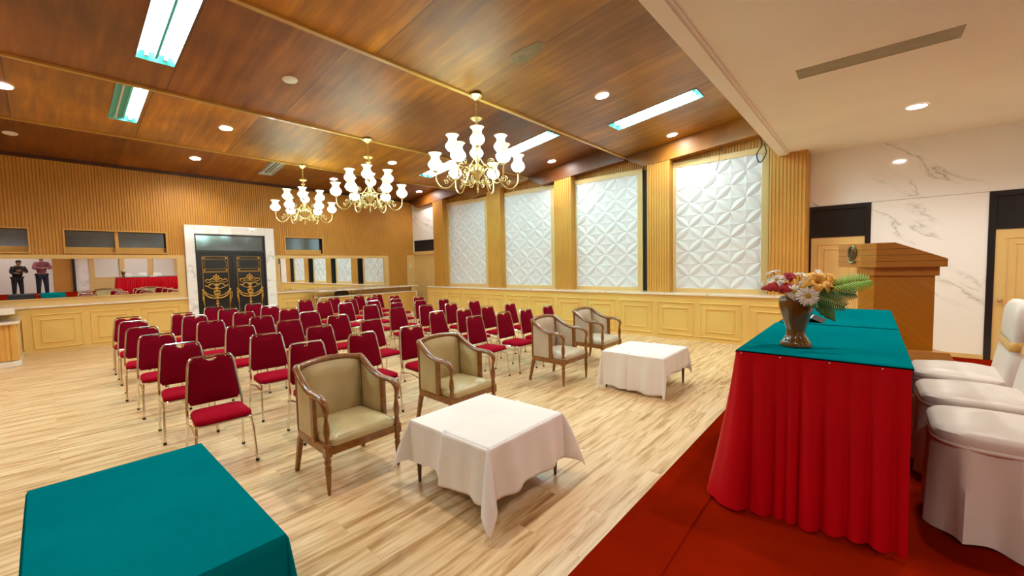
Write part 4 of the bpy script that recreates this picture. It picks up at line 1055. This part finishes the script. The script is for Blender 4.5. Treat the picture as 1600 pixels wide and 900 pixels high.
long_table(-.92, -.30, 1.75, 2.7, 0, .76, 'table under a charcoal cloth, seen only in the left mirror')
c = drape(-.61, 2.225, .31, .475, .763, (.6, .6, .6, .6), nu=40, nv=40, seed=5.0, flare=.05, folds=.006, corner=.1).build('tablecloth', M['darkcloth'])
tag(c, 'charcoal cloth beside the teal one, seen only in the left mirror', 'tablecloth')

TZ = 1.26
TY0, TY1 = -.137, .480
long_table(2.235, 3.345, TY0, TY1 - .01, ST, TZ - ST - .006, 'nearer of two stage tables under teal tops, carrying the vase', 'stage tables behind the red skirting')
long_table(3.350, 4.50, TY0, TY1 - .03, ST, TZ - ST - .006, 'farther of two stage tables under teal tops, toward the lectern', 'stage tables behind the red skirting')
def topcloth(x0, x1, y0, y1, z, nm):
    mb = MB().grid(30, 16, lambda a, b: (x0 + a * (x1 - x0), y0 + b * (y1 - y0), z + .0012 * math.sin(a * 19) * math.sin(b * 11)))
    return mb
for (x0, x1, yb, lb, dz) in ((2.215, 3.352, TY1 + .006, 'teal top cloth on the nearer stage table, under the vase', 0), (3.346, 4.52, TY1 - .012, 'teal top cloth on the farther stage table, toward the lectern', .004)):
    mb = MB()
    def fn(a, b, x0=x0, x1=x1, yb=yb, dz=dz):
        x = x0 + a * (x1 - x0)
        v = b * (yb - TY0 + .20) - .10 ; y = TY0 + v
        z = TZ + dz
        if y < TY0 - .004: z -= (TY0 - .004 - y); y = TY0 - .004 - .002 * math.sin(x * 30)
        if y > yb: z -= min(.01, (y - yb)) ; y = yb
        return (x, y, z)
    mb.grid(30, 60, fn)
    tag(mb.build('tablecloth', M['teal'], solid=.003), lb, 'tablecloth', 'teal top cloths on the stage tables')
# red pleated skirting: along the near end and the audience side
def skirt():
    P = []
    xe = 2.222; yf = TY1 + .004
    for k in range(121): P.append((xe, TY0 + .0 + (yf - TY0 - .03) * k / 120, -1, 0))
    for k in range(1, 9):
        a = PI - (PI / 2) * k / 8; P.append((xe + .03 + .03 * math.cos(a), yf - .03 + .03 * math.sin(a), math.cos(a), math.sin(a)))
    for k in range(1, 301): P.append((xe + .03 + (4.52 - xe - .03) * k / 300, yf - .02 * k / 300, 0, 1))
    L = [0.0]
    for i in range(1, len(P)): L.append(L[-1] + math.hypot(P[i][0] - P[i - 1][0], P[i][1] - P[i - 1][1]))
    nv = 26; mb = MB(); vs = []
    rr_ = random.Random(3); PL = [-.02]
    while PL[-1] < 3.2: PL.append(PL[-1] + rr_.uniform(.045, .11))
    Lc = .62
    for j in range(nv + 1):
        v = j / nv
        for i, (x, y, nx, ny) in enumerate(P):
            s = L[i]
            kf = 0
            while kf < len(PL) - 2 and PL[kf + 1] < s: kf += 1
            wd = PL[kf + 1] - PL[kf]; fq = (s - PL[kf]) / wd
            amp = (.002 + .046 * v ** .7) * min(1.25, wd / .085) * (1 if j > 1 else .2) * (.75 + .5 * ((kf * 37) % 10) / 10)
            cf = max(0, 1 - abs(s - Lc) / .10)
            flare = .008 + (.035 + .10 * cf) * v ** 1.3 + .015 * v * math.sin(s * 6.1)
            o = flare + amp * (math.sin(PI * fq) ** .7 - .35)
            o = max(o, .004)
            hem = TZ - .006 - v * (TZ - .006 - ST - .012 + .0 - .010 * math.sin(s * 11))
            vs.append((x + nx * o - (0.0), y + ny * o, max(ST + .004, hem)))
    n = len(P)
    fs = [(j * n + i, (j + 1) * n + i, (j + 1) * n + i + 1, j * n + i + 1) for j in range(nv) for i in range(n - 1)]
    mb.add(vs, fs)
    o = tag(mb.build('table_skirt', M['skirt'], ang=80), 'long pleated red skirt hanging round the teal-topped stage tables', 'table skirt')
    for y in (-.05, .12, .30, .46): MB().ball((2.207, y, TZ - .012), .0028, 8, 6).build('pin', M['white_plastic'], o)
    return o
skirt()

# ------------------------------------------------------------------ vase and flowers
VX, VY = 2.474, .271
prof = [(.040, 0), (.060, .002), (.063, .010), (.050, .030), (.036, .060), (.036, .085), (.045, .120), (.056, .160), (.064, .195), (.066, .218), (.064, .238), (.058, .250), (.054, .250), (.052, .235), (.048, .20), (.030, .10), (.001, .09)]
prof = [(r * 1.10, z) for r, z in prof]
o = MB().lathe(prof, (0, 0, 0), 64, flute=lambda a, z: 1 + .085 * (abs(math.cos(3 * a + z * 4)) ** .7 - .6), caps=False).build('vase', M['ceramic'], ang=60, loc=(VX, VY, TZ + .003))
tag(o, 'glossy brown fluted ceramic vase on the near stage table', 'vase')
MB().lathe([(.001, .19), (.046, .19)], seg=24, caps=False).build('water', M['void'], o)
RT = Vector((math.cos(YAW), -math.sin(YAW), 0)); BK = Vector((-math.sin(YAW), -math.cos(YAW), 0))   # rough left-right and toward-viewer directions of the room view
neck = Vector((VX, VY, TZ + .235))
def place(px, pz, toward):   # spot relative to the vase: sideways, height, toward the near end of the room
    d_ = Vector((VX, VY, 0)).normalized(); s_ = Vector((d_.y, -d_.x, 0))
    return Vector((VX, VY, TZ)) + s_ * px + Vector((0, 0, pz)) - d_ * toward
def stem_to(mb, p, r=.002):
    q = neck + (Vector((p.x, p.y, neck.z)) - neck) * .16
    mb.tube(spline([neck - Vector((0, 0, .12)), q, q.lerp(p, .5) + Vector((0, 0, .012)), p], 4), r, 5)
def basis(n):
    n = n.normalized(); x = n.cross(Vector((0, 0, 1)));
    if x.length < .1: x = Vector((1, 0, 0))
    x.normalize(); return Matrix((x, n.cross(x), n)).transposed()
def daisy(p, n, R_, label):
    t = thing('daisy', label, 'flower', p, 0, 'white daisies in the brown vase')
    B = basis(n); mb = MB(); K = 21
    for k in range(K):
        a = 2 * PI * k / K + rnd.uniform(-.05, .05); L = R_ * rnd.uniform(.88, 1.05); w = R_ * .105
        u = Vector((math.cos(a), math.sin(a), 0)); v = Vector((-math.sin(a), math.cos(a), 0)); dz = rnd.uniform(-.004, .004)
        pts = []
        for f, ww in ((.18, .35), (.45, .9), (.75, 1.0), (.93, .65), (1.0, .12)):
            z = .004 - .012 * f * f + dz * f
            pts += [B @ (u * (L * f) + v * (w * ww) + Vector((0, 0, z))), B @ (u * (L * f) - v * (w * ww) + Vector((0, 0, z)))]
        mb.add(pts, [(2 * i, 2 * i + 1, 2 * i + 3, 2 * i + 2) for i in range(4)])
    mb.build('petals', M['petal'], t, solid=.0008)
    MB().ball((0, 0, 0), (R_ * .32, R_ * .32, R_ * .14), 12, 7, R=B).build('centre', M['pollen'], t)
    s = MB(); pl = Vector(p); stem_to(s, pl - n.normalized() * .004); s.v = [tuple(Vector(v) - pl) for v in s.v]; s.build('stem', M['stem'], t)
view = -Vector((VX, VY, -.25)).normalized()
UP = Vector((0, 0, 1)); SD = Vector((VY, -VX, 0)).normalized()
daisy(place(.046, .262, .100), view + UP * .1 + SD * .1, .050, 'largest white daisy facing forward at the front of the bouquet')
daisy(place(-.008, .280, .070), view + UP * .3 - SD * .2, .041, 'white daisy just left of the largest front one')
daisy(place(-.082, .335, .03), view * .8 + UP * .5 - SD * .3, .042, 'white daisy at the upper left of the bouquet')
daisy(place(-.125, .320, -.02), view * .3 - SD + UP * .3, .038, 'small white daisy at the far left of the bouquet')
daisy(place(-.105, .377, -.03), UP * 1.0 - SD * .3, .040, 'white daisy seen edge-on, topmost on the left')
daisy(place(.013, .366, -.03), UP * 1.0 + SD * .05, .048, 'white daisy seen edge-on above the orange lily')
daisy(place(.055, .350, .02), view * .4 + UP, .036, 'white daisy tucked behind the orange lily')
daisy(place(.100, .355, .0), view * .5 + SD * .9 + UP * .3, .040, 'white daisy at the upper right beside the fern')
daisy(place(-.150, .300, .0), -SD + view * .3 - UP * .1, .028, 'drooping white daisy over the red leaf, leftmost')
daisy(place(.028, .318, .045), view + UP * .2 + SD * .3, .022, 'half-open white daisy left of the orange lily')
def blossom(p, n, R_, K, mat, nm, label, cat, width=.33, curl=.5, center=None):
    t = thing(nm, label, cat, p); B = basis(n); mb = MB()
    for k in range(K):
        a = 2 * PI * k / K + .2; u = Vector((math.cos(a), math.sin(a), 0)); v = Vector((-math.sin(a), math.cos(a), 0))
        pts = []
        for i in range(7):
            f = i / 6; w = R_ * width * math.sin(PI * min(1, f * .93 + .06)) ; r = R_ * (f * .95); z = R_ * (.42 * math.sin(f * PI * .75) - curl * f ** 3)
            for s in (-1, 0, 1): pts.append(B @ (u * r + v * (s * w) + Vector((0, 0, z + (abs(s) * .12 * R_ * math.sin(PI * f))))))
        mb.add(pts, [(3 * i + j, 3 * i + j + 1, 3 * i + j + 4, 3 * i + j + 3) for i in range(6) for j in range(2)])
    mb.build('petals', mat, t, solid=.001)
    s = MB(); pl = Vector(p); stem_to(s, pl, .003); s.v = [tuple(Vector(v) - pl) for v in s.v]; s.build('stem', M['stem'], t)
    if center:
        c_ = MB()
        for k in range(5):
            a = 2 * PI * k / 5; c_.tube([(0, 0, 0), B @ Vector((.008 * math.cos(a), .008 * math.sin(a), R_ * .6))], .0012, 5)
        c_.build('stamens', M['pollen'], t)
blossom(place(.078, .322, .045), view * .8 + UP * .45 + SD * .35, .075, 6, M['lily'], 'lily', 'large orange lily in the middle of the bouquet', 'flower', .27, .75, True)
blossom(place(.120, .318, .01), view * .25 + SD * 1.0 + UP * .15, .062, 5, M['lily'], 'lily', 'second orange lily opening toward the fern on the right', 'flower', .25, .2, True)
blossom(place(-.035, .345, .0), view * .5 + UP * .6, .036, 7, M['redleaf'], 'red_flower', 'dark red flower at the top centre of the bouquet', 'flower', .5, .3)
def leafshape(p, d_, nrm, L, w, mat, nm, label, cat, lobes=0, part_stem=True):
    t = thing(nm, label, cat, p); d_ = d_.normalized(); side = d_.cross(nrm).normalized(); nn = side.cross(d_)
    mb = MB(); pts = []; n = 12
    for i in range(n + 1):
        f = i / n; ww = w * math.sin(PI * f ** .8) * (1 + (.35 * abs(math.sin(f * PI * lobes)) if lobes else 0))
        c_ = d_ * (L * f) - nn * (.25 * L * f * f)
        pts += [c_ + side * ww + nn * .1 * ww, c_, c_ - side * ww + nn * .1 * ww]
    mb.add(pts, [(3 * i + j, 3 * i + j + 1, 3 * i + j + 4, 3 * i + j + 3) for i in range(n) for j in range(2)])
    mb.build('blade', mat, t, solid=.0008)
    if part_stem:
        s = MB(); pl = Vector(p); stem_to(s, pl, .002); s.v = [tuple(Vector(v) - pl) for v in s.v]; s.build('stem', M['stem'], t)
leafshape(place(-.045, .300, .05), -SD + view * .2 + UP * .05, UP * .7 + view, .105, .024, M['redleaf'], 'red_leaf', 'pointed dark red leaf at the left of the bouquet', 'leaf', 4)
leafshape(place(-.015, .315, .04), -SD * .7 + UP * -.45 + view * .5, UP + view, .075, .026, M['redleaf'], 'red_leaf', 'smaller dark red leaf hanging over the vase rim', 'leaf', 3)
leafshape(place(.075, .235, .05), SD * .8 - UP * .75 + view * .2, UP + view, .12, .030, M['leaf'], 'green_leaf', 'dark green leaf hanging low at the right of the vase', 'leaf', 5)
leafshape(place(.03, .245, .065), SD * .5 - UP * .3 + view * .6, UP + view, .08, .026, M['leaf'], 'green_leaf', 'dark green leaf under the front daisies', 'leaf', 4)
def frond(p, d_, nrm, L, w, mat, label):
    t = thing('fern_frond', label, 'fern', p); d_ = d_.normalized(); side = d_.cross(nrm).normalized(); nn = side.cross(d_)
    if nn.dot(nrm) < 0: nn = -nn
    C = lambda f: d_ * (L * f) - nn * (.20 * L * f * f)
    s = MB().tube([C(k / 12) for k in range(13)], [.0022 * (1 - .8 * k / 12) for k in range(13)], 5)
    pl = Vector(p); stem_to(s, pl, .002); 
    n0 = 13 * 5
    s.v = [v if i < n0 else tuple(Vector(v) - pl) for i, v in enumerate(s.v)]
    s.build('stem', M['stem'], t)
    mb = MB(); K = 15
    for k in range(K):
        f = .06 + .92 * k / K; ln = w * (math.sin(PI * (.12 + .80 * (1 - f) ** .9)) ** .8) * (1.05 - .5 * f)
        for sg in (-1, 1):
            u = (side * sg + d_ * .55).normalized(); b0 = C(f); wd = L / K * .55
            pts = []
            for i in range(6):
                g = i / 5; ww = wd * (1 - g) ** .6 * (1 if i else .55)
                c_ = b0 + u * (ln * g) - nn * (.18 * ln * g * g)
                pts += [c_ + d_ * ww, c_ - d_ * ww]
            mb.add(pts, [(2 * i, 2 * i + 1, 2 * i + 3, 2 * i + 2) for i in range(5)])
    mb.build('leaflets', mat, t, solid=.0007)
frond(place(.12, .300, .02), SD + UP * .36 - view * .1, view * .8 + UP * .6, .17, .085, M['fern'], 'bright green fern frond arching up to the right, topmost')
frond(place(.08, .285, .03), SD + UP * .02 + view * .1, view * .9 + UP * .5, .15, .075, M['leaf'], 'dark green fern frond under the bright one')
frond(place(.06, .265, .04), SD - UP * .32 + view * .3, view * .9 + UP * .5, .14, .07, M['leaf'], 'lowest dark fern frond, drooping to the right')
frond(place(.10, .30, -.03), SD + UP * .2 - view * .5, view + UP, .17, .05, M['fern'], 'bright fern frond at the back of the bouquet')
# folded name card / document on the table
t = thing('folded_card', 'dark folded card with white inside behind the vase', 'card', (3.53, .27, TZ + .003), 0)
MB().add([(-.12, -.05, 0), (.13, -.05, 0), (.13, .02, .030), (-.12, .02, .030)], [(0, 1, 2, 3)]).build('front_leaf', M['void'], t, smooth=False, solid=.003)
MB().add([(-.12, .07, 0), (.13, .07, 0), (.13, .022, .031), (-.12, .022, .031)], [(0, 1, 2, 3)]).build('back_leaf', M['paper'], t, smooth=False, solid=.003)

# ------------------------------------------------------------------ covered chairs on the stage
def covered_chair(loc, rz, label):
    t = thing('covered_chair', label, 'chair', loc, rz, 'satin-covered chairs behind the stage table')
    mb = MB(); pillow(mb, .23, .225, .13, .40, .475, .022, .03); mb.v = [(x, y, z + .006 * math.sin(x * 18)) for x, y, z in mb.v]
    mb.tube([(x, y, .412) for x, y in rrect(.222, .217, .13, 8)], .009, 8, closed=True)
    mb.build('seat_cover', M['satin'], t)
    base = rrect(.222, .217, .12, 8); nb = len(base)
    fine = []
    for i in range(nb):
        a, b = base[i], base[(i + 1) % nb]; m = max(1, int(math.hypot(b[0] - a[0], b[1] - a[1]) / .012))
        for k in range(m): fine.append((a[0] + (b[0] - a[0]) * k / m, a[1] + (b[1] - a[1]) * k / m))
    n = len(fine); nv = 14; vs = []; s = 0
    Ls = [0]
    for i in range(1, n): Ls.append(Ls[-1] + math.hypot(fine[i][0] - fine[i - 1][0], fine[i][1] - fine[i - 1][1]))
    for j in range(nv + 1):
        v = j / nv
        for i, (x, y) in enumerate(fine):
            a = math.atan2(y, x); s = Ls[i]
            o = 1 + .02 * v + (.02 + .12 * v ** .6) * (1 - 2 * abs(math.sin(s * 24 + 1.1 * math.sin(s * 7))) ** .8) * (.7 + .3 * math.sin(s * 13)) + .03 * v * math.sin(a * 4 + .6)
            vs.append((x * o, y * o, .425 - v * (.415 + .006 * math.sin(s * 20))))
    fs = [(j * n + i, (j + 1) * n + i, (j + 1) * n + (i + 1) % n, j * n + (i + 1) % n) for j in range(nv) for i in range(n)]
    MB().add(vs, fs).build('skirt', M['satin'], t, ang=80)
    # back cover, leaning; local back at -y
    hb = lambda z: .215 - .055 * ((z - .42) / .50)
    def ring(z, ins=0):
        w = hb(z) - ins; yb = -.195 - (z - .42) * .10; th = .040 - ins * .6
        return [(x, y + yb, z + (.012 * (abs(x) / w) if z < .9 else -.025 * math.exp(-(x / .05) ** 2))) for x, y in rrect(w, max(.01, th), min(th, .035) * .98, 4)]
    zs = [(.36, 0), (.46, 0), (.55, .004), (.64, .012), (.655, .016), (.69, .016), (.705, .012), (.78, .002), (.86, 0), (.905, .012), (.925, .035)]
    R0 = ring(.5); m = len(R0); vs = []
    for z, ins in zs:
        vs += ring(z, ins)
    fs = [(i * m + k, i * m + (k + 1) % m, (i + 1) * m + (k + 1) % m, (i + 1) * m + k) for i in range(len(zs) - 1) for k in range(m)] + [tuple(range(m - 1, -1, -1)), tuple((len(zs) - 1) * m + k for k in range(m))]
    MB().add(vs, fs).build('back_cover', M['satin'], t, ang=60)
    vs = []; zz = [.645, .655, .675, .69, .70]
    for q, z in enumerate(zz):
        w = hb(z) - .004 + (.004 if 0 < q < 4 else 0); yb = -.195 - (z - .42) * .10
        vs += [(x, y + yb, z + .014 * math.sin(x * 14)) for x, y in rrect(w, .037 + (.003 if 0 < q < 4 else 0), .03, 4)]
    fs = [(i * m + k, i * m + (k + 1) % m, (i + 1) * m + (k + 1) % m, (i + 1) * m + k) for i in range(4) for k in range(m)]
    sb = MB().add(vs, fs)
    sb.ball((0, -.265, .675), (.035, .02, .028)); sb.ball((.05, -.262, .67), (.04, .012, .02)); sb.ball((-.05, -.262, .67), (.04, .012, .02))
    sb.build('sash', M['sash'], t)
    return t
covered_chair((2.66, -.445, ST), .0, 'white satin covered chair nearest the camera, back cut off by the picture edge')
covered_chair((3.24, -.445, ST), .03, 'white satin covered chair in the middle of the three, gold sash')
covered_chair((3.83, -.445, ST), -.02, 'white satin covered chair farthest of the three, gold sash, by the lectern')

# ------------------------------------------------------------------ lectern
LC = Vector((6.90, -.15, ST))
def LP(x, y): return (x - LC.x, y - LC.y)
A, B_, C_, E_ = (6.35, -.06), (6.50, .075), (6.88, .305), (7.08, .27)
G_ = (7.32, -.12); D_ = (6.45, -.645); D2 = (6.62, -.80)
polyw = [A, B_, C_, E_, G_, D_]
poly = [LP(*p) for p in polyw]
cen = Vector((sum(p[0] for p in poly) / 6, sum(p[1] for p in poly) / 6))
sca = lambda k: [((p[0] - cen.x) * k + cen.x, (p[1] - cen.y) * k + cen.y) for p in poly]
t = thing('lectern', 'chevron-veneered wooden lectern with a sloping top on the stage, by the marble wall', 'lectern', tuple(LC))
def flat(poly_):  # ccw check
    return poly_ if sum(poly_[i][0] * poly_[(i + 1) % 6][1] - poly_[(i + 1) % 6][0] * poly_[i][1] for i in range(6)) > 0 else poly_[::-1]
def prism6(k0, k1, z0, z1, nm, mat, bev=.005, zs=None):
    p0, p1 = sca(k0), sca(k1); top = zs or [z1] * 6
    ccw = sum(p0[i][0] * p0[(i + 1) % 6][1] - p0[(i + 1) % 6][0] * p0[i][1] for i in range(6)) > 0
    if not ccw: p0, p1, top = p0[::-1], p1[::-1], top[::-1]
    return MB().prism(p0, z0, top, p1).build(nm, mat, t, smooth=False, bevel=bev)
prism6(1.22, 1.18, 0, .06, 'base_step', M['lectwood']); prism6(1.12, 1.06, .06, .14, 'base', M['lectwood'])
bp = [LP(*p) for p in ((6.45, -.05), (6.58, .095), (7.0, .105), (7.12, .03), (7.14, -.24), (6.53, -.56))][::-1]
bc = Vector((sum(p[0] for p in bp) / 6, sum(p[1] for p in bp) / 6))
nk = [((p[0] - bc.x) * 1.07 + bc.x, (p[1] - bc.y) * 1.07 + bc.y) for p in bp]
MB().prism(bp, .14, .98).build('body', M['chev'], t, smooth=False, bevel=.004)
MB().prism(nk, .98, 1.08).build('neck', M['lectwood'], t, smooth=False, bevel=.004)
# top box: level along the front, sloping down to the speaker side
zA = 1.37; 
fl = [((p[0] - poly[0][0]), (p[1] - poly[0][1])) for p in poly]
# build with an extra edge where the slope starts
qs = .27
K1 = (poly[0][0] + (poly[5][0] - poly[0][0]) * qs, poly[0][1] + (poly[5][1] - poly[0][1]) * qs)
K2 = (poly[3][0] + (poly[4][0] - poly[3][0]) * qs, poly[3][1] + (poly[4][1] - poly[3][1]) * qs)
pp = [poly[0], poly[1], poly[2], poly[3], K2, poly[4], poly[5], K1]; zz = [1.365, 1.365, 1.365, 1.365, 1.365, 1.17, 1.17, 1.365]; zb0 = 1.08
n = 8; vs = [(p[0], p[1], zb0) for p in pp] + [(p[0], p[1], z) for p, z in zip(pp, zz)]
fs = [((i + 1) % n, i, n + i, n + (i + 1) % n) for i in range(n)] + [tuple(range(n)), (15, 14, 13, 12), (15, 12, 11, 10, 9, 8)]
MB().add(vs, fs).build('reading_top', M['lectwood'], t, smooth=False, bevel=.004)
# groove lines on the box
gl = MB()
for z in (1.15, 1.22, 1.29):
    ring = [Vector((p[0], p[1], z)) for p in ([poly[5], poly[0], poly[1], poly[2], poly[3]] if z < 1.17 else [K1.__class__((poly[0][0] + (poly[5][0] - poly[0][0]) * (qs + (1 - qs) * (1.365 - z) / .195 * .98), poly[0][1] + (poly[5][1] - poly[0][1]) * (qs + (1 - qs) * (1.365 - z) / .195 * .98))), poly[0], poly[1], poly[2], poly[3]])]
    gl.tube(ring, .0022, 4)
gl.build('groove_line', M['darkwood'], t)
fd = Vector((poly[2][0] - poly[1][0], poly[2][1] - poly[1][1], 0)).normalized(); fnm = Vector((fd.y, -fd.x, 0))
if fnm.dot(Vector((-1, -.2, 0))) < 0: fnm = -fnm
# the emblem stands on the facet that faces the hall
ec = Vector((poly[1][0], poly[1][1], 1.235)) + fd * .16 + fnm * .006
em = MB()
em.tube([ec + fd * (.070 * math.cos(a)) + Vector((0, 0, .025 + .082 * math.sin(a))) for a in [k * PI / 12 for k in range(24)]], .011, 6, closed=True)
em.tube([ec + fd * (.036 * math.cos(a)) + Vector((0, 0, .025 + .055 * math.sin(a))) for a in [k * PI / 12 for k in range(24)]], .006, 6, closed=True)
em.tube(spline([ec + Vector((0, 0, -.04)), ec + fd * .04 + Vector((0, 0, -.07)), ec - fd * .0 + Vector((0, 0, -.10)), ec - fd * .06 + Vector((0, 0, -.085))], 5), .014, 6)
em.build('emblem', M['emblem'], t)
MB().ball(ec + Vector((0, 0, .02)), (.018, .006, .035), 10, 7).build('emblem_centre', M['copper'], t)

# ------------------------------------------------------------------ two people behind the camera, seen in the left mirror
def skin_body(name, J, E, rad, mat, parent, sub=1, loc=(0, 0, 0)):
    me = bpy.data.meshes.new(name); keys = list(J); me.from_pydata([J[k] for k in keys], [(keys.index(a), keys.index(b)) for a, b in E], [])
    o = bpy.data.objects.new(name, me); col.objects.link(o)
    if parent is not None: o.parent = parent
    o.modifiers.new('skin', 'SKIN'); sv = me.skin_vertices[0].data
    for i, k in enumerate(keys):
        r = rad[k]; r = r if isinstance(r, tuple) else (r, r); sv[i].radius = r; sv[i].use_root = (i == 0)
    m = o.modifiers.new('sub', 'SUBSURF'); m.levels = sub; m.render_levels = sub
    me.materials.append(mat)
    for p in me.polygons: p.use_smooth = True
    o.modifiers['skin'].use_smooth_shade = True
    return o
def person(loc, rz, label, hands, bend, top_mat, leg_mat, tall=1.72):
    t = thing('person', label, 'person', loc, rz, 'two people reflected in the left mirror')
    k = tall / 1.72; by = bend   # forward lean (local -y is forward... here +y is forward)
    J = {}; Rr = {}
    def j(n, x, y, z, r): J[n] = (x * k, y * k, z * k); Rr[n] = r if isinstance(r, tuple) else r * k
    j('pel', 0, 0, .93, (.135, .105)); j('wst', 0, .25 * by, 1.08, (.125, .095)); j('chs', 0, .75 * by, 1.30, (.150, .105)); j('nkb', 0, 1.05 * by, 1.45, (.075, .065)); j('nck', 0, 1.15 * by, 1.50, .052)
    j('hd0', 0, 1.25 * by + .01, 1.57, (.072, .080)); j('hd1', 0, 1.32 * by + .01, 1.65, (.074, .088)); j('hd2', 0, 1.36 * by, 1.70, (.05, .06))
    E = [('pel', 'wst'), ('wst', 'chs'), ('chs', 'nkb'), ('nkb', 'nck'), ('nck', 'hd0'), ('hd0', 'hd1'), ('hd1', 'hd2')]
    for s, nme in ((-1, 'L'), (1, 'R')):
        hx, hy, hz = hands[nme]
        j('sh' + nme, s * .175, 1.0 * by, 1.40, .058)
        ex, ey, ez = s * .24, (1.0 * by + hy) / 2 - .03, (1.40 + hz) / 2 - .12
        j('el' + nme, ex, ey, ez, .042); j('wr' + nme, hx, hy, hz, .027)
        dv = Vector((hx - ex, hy - ey, hz - ez)).normalized(); sd = dv.cross(Vector((0, 0, 1))).normalized(); pc = Vector((hx, hy, hz)) + dv * .05
        j('pm' + nme, *pc, (.040, .018)); E += [('chs', 'sh' + nme), ('sh' + nme, 'el' + nme), ('el' + nme, 'wr' + nme), ('wr' + nme, 'pm' + nme)]
        for q in range(4):
            o_ = (q - 1.5) * .019; L = (.070, .080, .074, .058)[q]
            a = pc + dv * .038 + sd * o_; b = a + dv * L * .55 + Vector((0, 0, -.008)); c_ = b + dv * L * .35 + Vector((0, 0, -.022))
            j('f%d%sa' % (q, nme), *a, .0095); j('f%d%sb' % (q, nme), *b, .0085); j('f%d%sc' % (q, nme), *c_, .0075)
            E += [('pm' + nme, 'f%d%sa' % (q, nme)), ('f%d%sa' % (q, nme), 'f%d%sb' % (q, nme)), ('f%d%sb' % (q, nme), 'f%d%sc' % (q, nme))]
        a = pc - dv * .015 + sd * (-s * .035); b = a + dv * .03 - sd * s * .018
        j('t' + nme + 'a', *a, .012); j('t' + nme + 'b', *b, .0095); E += [('pm' + nme, 't' + nme + 'a'), ('t' + nme + 'a', 't' + nme + 'b')]
        j('hp' + nme, s * .09, 0, .88, .092); j('kn' + nme, s * .11, .02, .49, .058); j('an' + nme, s * .12, -.02, .09, .040); j('to' + nme, s * .13, .13, .035, (.045, .030))
        E += [('pel', 'hp' + nme), ('hp' + nme, 'kn' + nme), ('kn' + nme, 'an' + nme), ('an' + nme, 'to' + nme)]
    body = skin_body('body', J, E, Rr, M['skin'], t, 2)
    def sub_(keys, grow, mat, nm, ext=None):
        JJ = {q: J[q] for q in keys}; RR = {}
        for q in keys:
            r = Rr[q]; RR[q] = (r[0] + grow, r[1] + grow) if isinstance(r, tuple) else r + grow
        if ext: 
            for q, p_, r in ext: JJ[q] = p_; RR[q] = r
        EE = [e for e in E if e[0] in JJ and e[1] in JJ] + ([('elL', 'wl'), ('elR', 'wr_')] if ext else [])
        return skin_body(nm, JJ, EE, RR, mat, t, 2)
    ext = [('wl', tuple(Vector(J['elL']).lerp(Vector(J['wrL']), .8)), .036), ('wr_', tuple(Vector(J['elR']).lerp(Vector(J['wrR']), .8)), .036)]
    sub_(['pel', 'wst', 'chs', 'nkb', 'shL', 'elL', 'shR', 'elR'], .030, top_mat, 'shirt', ext)
    sub_(['pel', 'hpL', 'knL', 'anL', 'hpR', 'knR', 'anR'], .024, leg_mat, 'trousers')
    hz = Vector(J['hd1'])
    hr = MB().ball(hz + Vector((0, -.020, .028)), (.082, .094, .080), 14, 10); hr.v = [v for v in hr.v]; hr.build('hair', M['hair'], t)
    fc = MB()
    f0 = hz + Vector((0, .088, -.02)); fc.ball(f0 + Vector((0, .008, -.012)), (.012, .018, .020)); fc.ball(f0 + Vector((0, -.008, -.055)), (.024, .008, .006))
    for s in (-1, 1): fc.ball(hz + Vector((s * .076, 0, -.02)), (.012, .018, .03))
    fc.build('face_features', M['skin'], t)
    ey = MB()
    for s in (-1, 1): ey.ball(f0 + Vector((s * .030, -.012, .006)), (.012, .008, .006))
    ey.build('eyes', M['hair'], t)
    for s, nme in ((-1, 'L'), (1, 'R')):
        p_ = Vector(J['an' + nme]); mb = MB(); pillow(mb, .052, .135, .05, 0, .07, .015, .02); mb.v = [(x + p_.x + s * .005, y + p_.y + .06, z) for x, y, z in mb.v]; mb.build('shoe', M['black'], t)
    return t
person((-.06, -.64, ST), math.radians(-10), 'person in a dusty pink shirt and navy trousers reflected in the left mirror',
       {'L': (-.07, .34, 1.20), 'R': (.07, .34, 1.20)}, .08, M['pinkshirt'], M['navy'], 1.78)
person((-.76, -.60, ST), math.radians(-12), 'person in black clothes leaning forward, reflected in the left mirror',
       {'L': (-.12, .50, 1.15), 'R': (.16, .48, 1.18)}, .34, M['blackcloth'], M['blackcloth'], 1.56)

# ------------------------------------------------------------------ world, extra lamps, colour management
w = bpy.data.worlds.new('world'); sc.world = w; w.use_nodes = True
w.node_tree.nodes['Background'].inputs[0].default_value = (1.0, .93, .85, 1); w.node_tree.nodes['Background'].inputs[1].default_value = 0.0
sc.view_settings.view_transform = 'Standard'; sc.view_settings.look = 'None'; sc.view_settings.gamma = 1.0
sc.view_settings.use_curve_mapping = False
sc.view_settings.exposure = 1.5
sc.cycles.max_bounces = 8; sc.cycles.diffuse_bounces = 5; sc.cycles.glossy_bounces = 5
sc.cycles.sample_clamp_indirect = 6.0
sc.cycles.use_denoising = True
sc.cycles.caustics_reflective = False; sc.cycles.caustics_refractive = False
